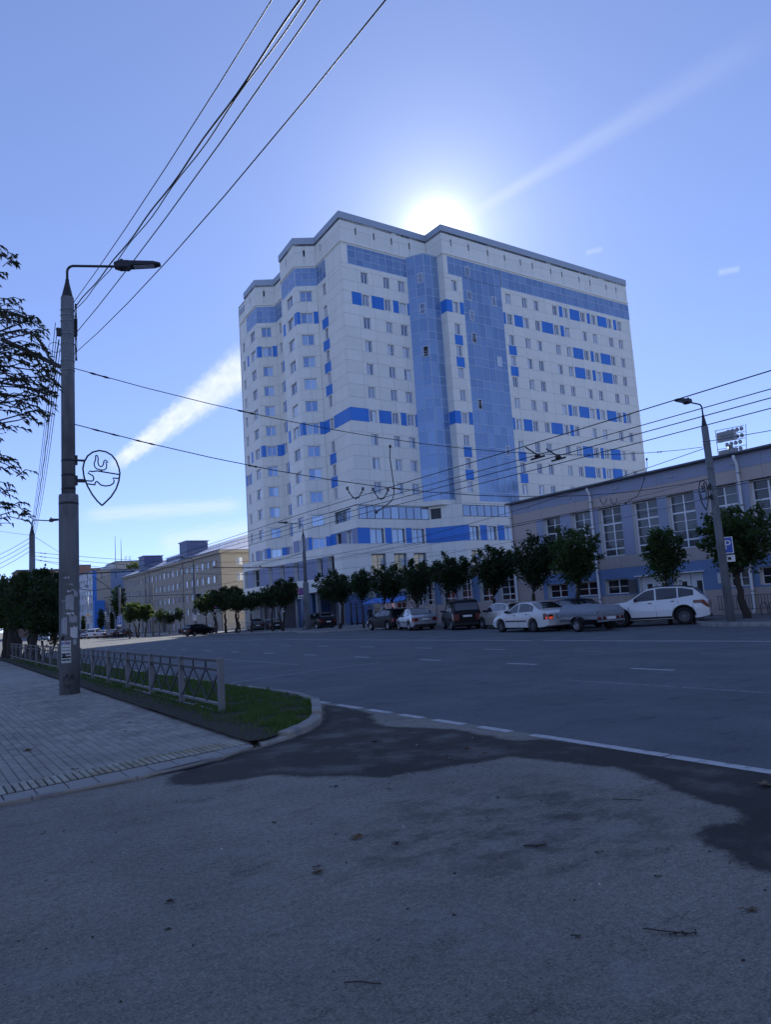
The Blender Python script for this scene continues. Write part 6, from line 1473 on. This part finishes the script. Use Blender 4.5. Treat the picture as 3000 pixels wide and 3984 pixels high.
        for a, c in cuts[:2]:
            s = c-.12; z0 = k.belt(s)-.12; b = MB(); k.side(b, s-.16, s, lambda q: z0, lambda q: z0+.035, .02, 2, (sg,)); part('door_handle', b, 'black_trim' if m in ('car_cream', 'car_white') else m)
        # shut lines of the doors
        b = MB()
        for s in (cuts[0][0]-.08 if kind != 'suv' else 1.32, cuts[0][1]+.04, cuts[1][1]+.03): k.side(b, s-.006, s+.006, lambda q: k.under(q)+.03, lambda q: k.belt(q)-.0, .003, 1, (sg,))
        part('shut_line', b, 'arch_dark')
        if 'strip' in extras or kind == 'sedan': b = MB(); k.side(b, k.ax[0]+.42, k.ax[1]-.42, lambda q: .50, lambda q: .555, .014, 8, (sg,)); part('side_moulding', b, 'black_trim')
        if kind == 'suv':
            b = MB(); k.side(b, k.ax[0]+.46, k.ax[1]-.46, lambda q: k.under(q)+.005, lambda q: .40, .012, 8, (sg,)); part('sill_cladding', b, 'black_trim')
            b = MB(); b.tube([(L/2-2.2, sg*.66, 1.66), (L/2-2.5, sg*.67, 1.715), (L/2-3.6, sg*.66, 1.695), (L/2-4.0, sg*.65, 1.62)], .02, 6); part('roof_rail', b, 'black_trim')
        for a in k.ax:      # arch lining
            R0, R1 = k.r+.055, k.r+(.12 if kind == 'suv' else .075); b = MB(); V = []
            for i in range(13):
                t = pi*i/12; 
                for R_ in (R0, R1): s = a+R_*cos(t); z_ = k.r+R_*sin(t)*1.0; V.append((L/2-s, sg*(k.y_at(s, max(z_, k.under(s)+.03))+.01), max(z_, .26)))
            b.add(V, [(2*i, 2*i+1, 2*i+3, 2*i+2) for i in range(12)]); part('wheel_arch', b, 'black_trim' if kind == 'suv' else 'arch_dark')
    if kind in ('suv', 'hatch'): b = MB(); b.box(-L/2+.30 if kind == 'suv' else -L/2+.36, -L/2+.62, -.55, .55, k.top(k.L-.5)+.01, k.top(k.L-.5)+.05); part('roof_spoiler', b, m if kind == 'hatch' else 'black_trim')
    return T
GCAR = 'cars parked along the far kerb'
make_car('suv', 'car_white', 'white SUV with dark alloy wheels parked beside the right lamp post', 28.6, 22.35, -31, GCAR, rim='alloy_dark', spokes=14)
make_car('sedan', 'car_cream', 'old cream white sedan with lit brake lights towing a trailer', 24.98+.35, 27.0, 4, None, brake=True, rim='bumper_grey', spokes=9, name='towing_car', trim='car_cream')
make_car('hatch', 'car_beige', 'beige hatchback parked behind the bonnet of the cream sedan', 28.3, 32.2, 13, GCAR)
make_car('sedan', 'car_darkblue', 'dark blue car mostly hidden behind the covered trailer', 27.4, 26.4, 8, GCAR)
make_car('van', 'car_black', 'black minivan seen from behind between silver sedan and beige hatchback', 28.2, 36.2, 27, GCAR)
make_car('sedan', 'car_silver', 'silver sedan with red tail lamps between black car and black minivan', 28.2, 41.0, 18, GCAR)
make_car('hatch', 'car_black', 'black hatchback parked before the entrance kiosk', 29.35, 46.1, 3, GCAR)
make_car('suv', 'car_black', 'dark SUV parked behind the concrete pole before the tower', 35.4, 69.0, 2, GCAR)
make_car('suv', 'car_grey', 'grey SUV parked before the tower entrance, left one of the two', 38.2, 92.5, 16, GCAR)
make_car('sedan', 'car_black', 'black sedan parked under the trees before the tower entrance', 38.6, 87.5, 14, GCAR)
make_car('hatch', 'car_black', 'black hatchback with pale roof edge halfway onto the far pavement by the blue arrow sign', 31.3, 94.5, 74, None)
GF = 'row of cars parked far down the street'
for i, (x, y, kd, mm, az, lab) in enumerate([(31.1, 133.5, 'sedan', 'car_black', 30, 'black sedan at the right end of the far row, behind the sunlit pole'), (30.0, 136.5, 'sedan', 'car_grey', 35, 'grey sedan second from the right end of the far row'), (29.0, 139.5, 'sedan', 'car_silver', 35, 'silver sedan third from the right end of the far row'),
        (28.5, 144, 'van', 'car_white', 35, 'white minivan in the middle of the far row'), (28.0, 148, 'hatch', 'car_grey', 215, 'grey hatchback left of the white minivan in the far row'), (27.4, 152, 'van', 'car_black', 215, 'dark minivan with raised roof line in the far row'), (26.6, 153, 'hatch', 'car_darkblue', 215, 'dark blue hatchback second from the left end of the far row'), (25.9, 156, 'sedan', 'car_grey', 215, 'dark sedan at the left end of the far row')]):
    make_car(kd, mm, lab, x, y, az, GF)
make_car('van', 'car_white', 'white van with a lit brake lamp driving away beyond the lawn trees', 22.4, 150, 0, None, brake=True, name='driving_van', cat='van')

def trailer():
    T = thing('covered_trailer', 'small two wheeled trailer under a grey tarpaulin behind the cream sedan', 'trailer', (24.98+.26, 23.1, 0), pi/2-radians(4))
    L, W, z0 = 2.3, 1.55, .50
    b = MB(); b.box(-L/2, L/2, -W/2, W/2, z0, z0+.04); b.box(-L/2, L/2, -W/2, -W/2+.03, z0, z0+.34); b.box(-L/2, L/2, W/2-.03, W/2, z0, z0+.34); b.box(-L/2, -L/2+.03, -W/2+.03, W/2-.03, z0+.04, z0+.34); b.box(L/2-.03, L/2, -W/2+.03, W/2-.03, z0+.04, z0+.34); b.build('box', 'galvanised', T)
    R = random.Random(9); nx, ny = 16, 10; V = []
    for i in range(nx+1):
        for j in range(ny+1):
            u, v = i/nx, j/ny; x = -L/2-.03+(L+.06)*u; y = -W/2-.03+(W+.06)*v
            e = min(1, min(u, 1-u)*14, min(v, 1-v)*9); fr = min(1, .62+.45*u)
            z = z0+.34+.36*(e**.6)*fr+.05*noise.noise((x*1.6, y*1.9, 1))*e-.05*e*sin(pi*v)*sin(pi*u)+.012*sin(u*23+v*9)*e; V.append((x, y, z))
    b = MB(); b.add(V, [(i*(ny+1)+j, (i+1)*(ny+1)+j, (i+1)*(ny+1)+j+1, i*(ny+1)+j+1) for i in range(nx) for j in range(ny)], 0, True)
    for sg in (1, -1):      # skirt with slack folds
        V = []
        for i in range(33): x = -L/2-.03+(L+.06)*i/32; V += [(x, sg*(W/2+.03), z0+.345), (x, sg*(W/2+.045+.012*sin(i*1.9)), z0+.16+.035*abs(sin(i*.8)))]
        b.add(V, [(2*i, 2*i+1, 2*i+3, 2*i+2) for i in range(32)], 0, True)
    V = []
    for i in range(21): y = -W/2+W*i/20; V += [(-L/2-.03, y, z0+.35), (-L/2-.045-.01*sin(i*2.1), y, z0+.18+.03*abs(sin(i*.9)))]
    b.add(V, [(2*i, 2*i+1, 2*i+3, 2*i+2) for i in range(20)], 0, True); b.build('tarpaulin', 'tarp', T)
    for sg in (1, -1):
        b = MB(); pts = [(-L/2+.06+(L-.12)*i/20, sg*(W/2+.05), z0+.2+(.07 if i % 2 else -.03)) for i in range(21)]; b.tube(pts, .006, 4); b.build('lacing', 'black_cable', T)
        tm, rm = wheel_meshes(.29, 6, 'alloy'); M = Matrix.Translation((-.1, sg*(W/2+.13), .29)) @ (Matrix.Identity(4) if sg > 0 else Matrix.Rotation(pi, 4, 'Z')); link('rim', rm, link('wheel', tm, T, M))
        b = MB(); V = []
        for i in range(9):
            a = pi*(.08+.84*i/8)
            for yy in (W/2+.02, W/2+.26): V.append((-.1+.36*cos(a), sg*yy, .29+.36*sin(a)))
        b.add(V, [(2*i, 2*i+1, 2*i+3, 2*i+2) for i in range(8)], 0, True); b.build('mudguard', 'black_trim', T)
        b = MB(); b.box(-L/2-.03, -L/2-.005, sg*.66-.08, sg*.66+.08, z0+.0, z0+.11); tl = b.build('taillight', 'tail_red', T)
        b = MB(); b.add([(-L/2-.035, sg*.38-.09, z0+.01), (-L/2-.035, sg*.38+.09, z0+.01), (-L/2-.035, sg*.38, z0+.16)], [(0, 1, 2)]); b.build('reflector', 'tail_red', T)
    b = MB(); b.box(-L/2-.02, -L/2-.0, -W/2, W/2, z0-.10, z0-.03); b.build('rear_beam', 'galvanised', T); b = MB(); b.box(-L/2-.036, -L/2-.03, -.26, .26, z0-.01, z0+.10); b.build('number_plate', 'plate', T)
    b = MB(); b.bar((L/2, .5, z0-.02), (L/2+1.05, 0, z0-.06), .07); b.bar((L/2, -.5, z0-.02), (L/2+1.05, 0, z0-.06), .07); b.bar((-L/2, 0, z0-.03), (L/2, 0, z0-.03), .08); b.bar((-.1, -W/2-.05, .33), (-.1, W/2+.05, .33), .06); b.build('drawbar', 'dark_steel', T)
trailer()

# ---------------------------------------------------------------- person at the kiosk
def person(label, x, y, rz, z=.13):
    T = thing('person', label, 'person', (x, y, z), rz)
    J = [(0, 0, .95, .13, .10), (0, .01, 1.15, .145, .10), (0, .02, 1.36, .165, .105), (0, .02, 1.47, .07, .07), (0, 0, 1.55, .055, .06), (0, -.02, 1.66, .078, .095), (0, -.015, 1.72, .07, .085),
         (.19, .02, 1.42, .06, .06), (.23, .03, 1.17, .048, .048), (.20, -.10, .98, .04, .04), (.17, -.17, .95, .035, .03), (-.19, .02, 1.42, .06, .06), (-.24, .03, 1.17, .048, .048), (-.22, -.02, .93, .04, .04), (-.22, -.05, .84, .03, .025),
         (.10, 0, .88, .09, .09), (.11, -.02, .50, .065, .065), (.11, .02, .10, .05, .05), (.12, -.14, .05, .045, .035), (-.10, 0, .88, .09, .09), (-.12, .02, .50, .065, .065), (-.13, .05, .10, .05, .05), (-.14, -.11, .05, .045, .035)]
    E = [(0, 1), (1, 2), (2, 3), (3, 4), (4, 5), (5, 6), (2, 7), (7, 8), (8, 9), (9, 10), (2, 11), (11, 12), (12, 13), (13, 14), (0, 15), (15, 16), (16, 17), (17, 18), (0, 19), (19, 20), (20, 21), (21, 22)]
    me = bpy.data.meshes.new('body'); me.from_pydata([j[:3] for j in J], E, []); o = bpy.data.objects.new('body', me); COL.objects.link(o)
    sk = o.modifiers.new('skin', 'SKIN'); sv = me.skin_vertices[0].data
    for i, j in enumerate(J): sv[i].radius = (j[3], j[4])
    sv[0].use_root = True
    o.modifiers.new('smooth', 'SUBSURF').levels = 1
    dg = bpy.context.evaluated_depsgraph_get(); m2 = bpy.data.meshes.new_from_object(o.evaluated_get(dg)); bpy.data.objects.remove(o)
    m2.materials.clear(); m2.materials.append(MATS['dark_cloth']); m2.materials.append(MATS['skin'])
    for p in m2.polygons:
        p.use_smooth = True; c = p.center
        if c.z > 1.52 or (abs(c.x) > .14 and c.z < .985 and c.z > .80 and c.y < -.03 and c.z < .97): p.material_index = 1
    link('body', m2, T)
    b = MB(); b.lathe([(.05, 1.79), (.085, 1.765), (.1, 1.70), (.098, 1.64), (.07, 1.58)], (0, .012, 0), 12); b.build('hair', 'sign_black', T)
person('person in dark clothes standing by the white kiosk door', 33.3, 55.2, radians(-30), 0)

# ---------------------------------------------------------------- fallen leaves, twigs, crumbs
def dead_leaf(x, y, s, seed, label, m='dead_leaf', z=0.0):
    s *= .72; R = random.Random(seed); b = MB(); n = 10; V = [(0, 0, .006)]; tw = R.uniform(0, 6)
    for k in range(n):
        a = 2*pi*k/n; r = s*(.55+.45*abs(cos(2.5*a)))*(1.25 if k == 0 else 1); V.append((r*cos(a+tw), r*.7*sin(a+tw), .004+s*.38*R.random()))
    b.add(V, [(0, 1+k, 1+(k+1) % n) for k in range(n)])
    b.tube([(s*1.1*cos(tw), s*.77*sin(tw), .01), (s*1.7*cos(tw+.2), s*1.2*sin(tw+.2), .012)], .0035, 4)
    o = b.build('fallen_leaf', m); o.location = (x, y, z); tag(o, label, 'leaf', 'fallen leaves on the ground'); return o
LL = [(4.74, 7.93, .085, 'upright dark leaf on the damp asphalt close to the lawn tip', 'bark'), (5.19, 6.73, .07, 'pale curled leaf on the damp asphalt near the dashed edge line', None), (5.15, 6.38, .05, 'small pale leaf at the edge of the damp asphalt', None),
      (2.68, 4.81, .085, 'curled brown leaf in the middle of the forecourt', None), (2.15, 4.38, .07, 'torn pale leaf left of the middle of the forecourt', None), (1.29, 4.55, .05, 'small dark leaf on the left part of the forecourt', 'bark'),
      (5.76, 3.62, .15, 'large yellow leaf at the right edge of the view on damp ground', None), (3.53, 2.38, .06, 'pale folded leaf near the right edge of the forecourt', None), (1.33, 11.1, .12, 'largest brown leaf on the paved path', None), (3.31, 6.29, .05, 'small dark leaf beside the rim of the damp patch', 'bark')]
for i, (x, y, s, lab, m) in enumerate(LL): dead_leaf(x, y, s, i, lab, m or 'dead_leaf', .036 if y > 9 else 0)
for i, (x, y) in enumerate([(1.95, 17.78), (2.53, 18.07), (3.42, 23.25), (1.38, 12.99), (2.98, 12.53), (2.71, 11.67), (1.56, 9.17), (1.62, 13.74)]): dead_leaf(x, y, .055, 40+i, 'small dark dry leaf on the paved path', 'bark', .036)
for i, (x, y) in enumerate([(5.02, 7.91), (3.61, 5.82), (2.81, 4.5), (3.44, 3.8), (3.63, 3.46), (2.2, 4.47), (2.68, 2.73), (3.56, 2.97), (1.16, 4.18), (.91, 6.72), (2.4, 5.6), (2.82, 4.52), (4.06, 4.9)]): dead_leaf(x, y, .032, 70+i, 'small dark scrap of leaf on the asphalt forecourt', 'bark')
def twig(label, pts, r):
    b = MB(); b.tube([(x, y, .012) for x, y in pts], r, 5); tag(b.build('twig', 'twig'), label, 'twig', 'twigs on the forecourt')
twig('short bent twig at the bottom of the forecourt', [(1.60, 3.06), (1.66, 3.02), (1.70, 2.96), (1.72, 2.95)], .003); twig('longer twig with a clump of leaves on the right of the forecourt', [(2.96, 2.58), (3.01, 2.49), (3.06, 2.42), (3.08, 2.40)], .003)
twig('dark twig in the middle right of the forecourt', [(3.38, 3.86), (3.44, 3.80), (3.5, 3.78)], .006); twig('thin twig above the damp corner', [(4.62, 4.2), (4.75, 4.02)], .003)
for i, (x, y) in enumerate([(3.06, 2.42), (3.10, 2.40), (3.03, 2.45)]): dead_leaf(x, y, .03, 90+i, 'dark leaf of the clump on the longer twig', 'bark')
R = random.Random(77)
for i in range(14):
    y = 9.6+R.random()*7; x = R.uniform(GX(y)+.25, 5.6)
    if in_poly(x, y, LAWN): dead_leaf(x, y, R.uniform(.04, .07), 120+i, 'small dry leaf lying in the grass of the lawn tip', 'litter_pale' if i % 4 == 0 else 'dead_leaf', .12)
R = random.Random(21); b = MB()
for i in range(170):
    x, y = R.uniform(.1, 6.0), R.uniform(1.4, 7.6); s = R.uniform(.002, .007); b.box(x-s, x+s, y-s*.7, y+s*.7, 0, s, 0 if R.random() < .12 else 1, 'b')
tag(b.build('litter_crumbs', ['litter_pale', 'bark']), 'grit and crumbs scattered over the forecourt', 'litter', kind='stuff')
# unseen sunlit blocks added for window reflections and bounced light
def opposite():
    for (x, y, rz, L, H, lab, lo, up) in ((-34, 125, 0, 52, 15, 'sunlit red and cream block mirrored in the annexe windows', 'poster_red', 'yellow_plaster'),
                                  (112, 6, pi/2, 60, 14, 'sunlit brick block facing the tower, mirrored in its podium windows', 'brick_brown', 'yellow_plaster'),
                                  (-6, -52, pi/2, 70, 18, 'unseen pale block added behind the viewpoint to bounce sunlight', 'beige_plaster', 'yellow_plaster')):
        B = thing('unseen_block', lab, 'building', (x, y, -.7), rz)
        b = MB(); b.box(-9, 9, -L/2, L/2, 0, H*.45); b.build('lower_wall', lo, B); b = MB(); b.box(-9, 9, -L/2, L/2, H*.45, H); b.build('upper_wall', up, B)
        b = MB(); b.box(-9.3, 9.3, -L/2-.3, L/2+.3, H, H+.4); b.build('roof', 'roof_sheet', B)
        for i in range(int(L/5.6)):
            for k in range(int(H/3.4)): q = MB(); q.box(9.0, 9.05, -L/2+2+5.6*i, -L/2+4.2+5.6*i, 1.5+3.3*k, 3.2+3.3*k); q.build('window', 'pane', B)
opposite()
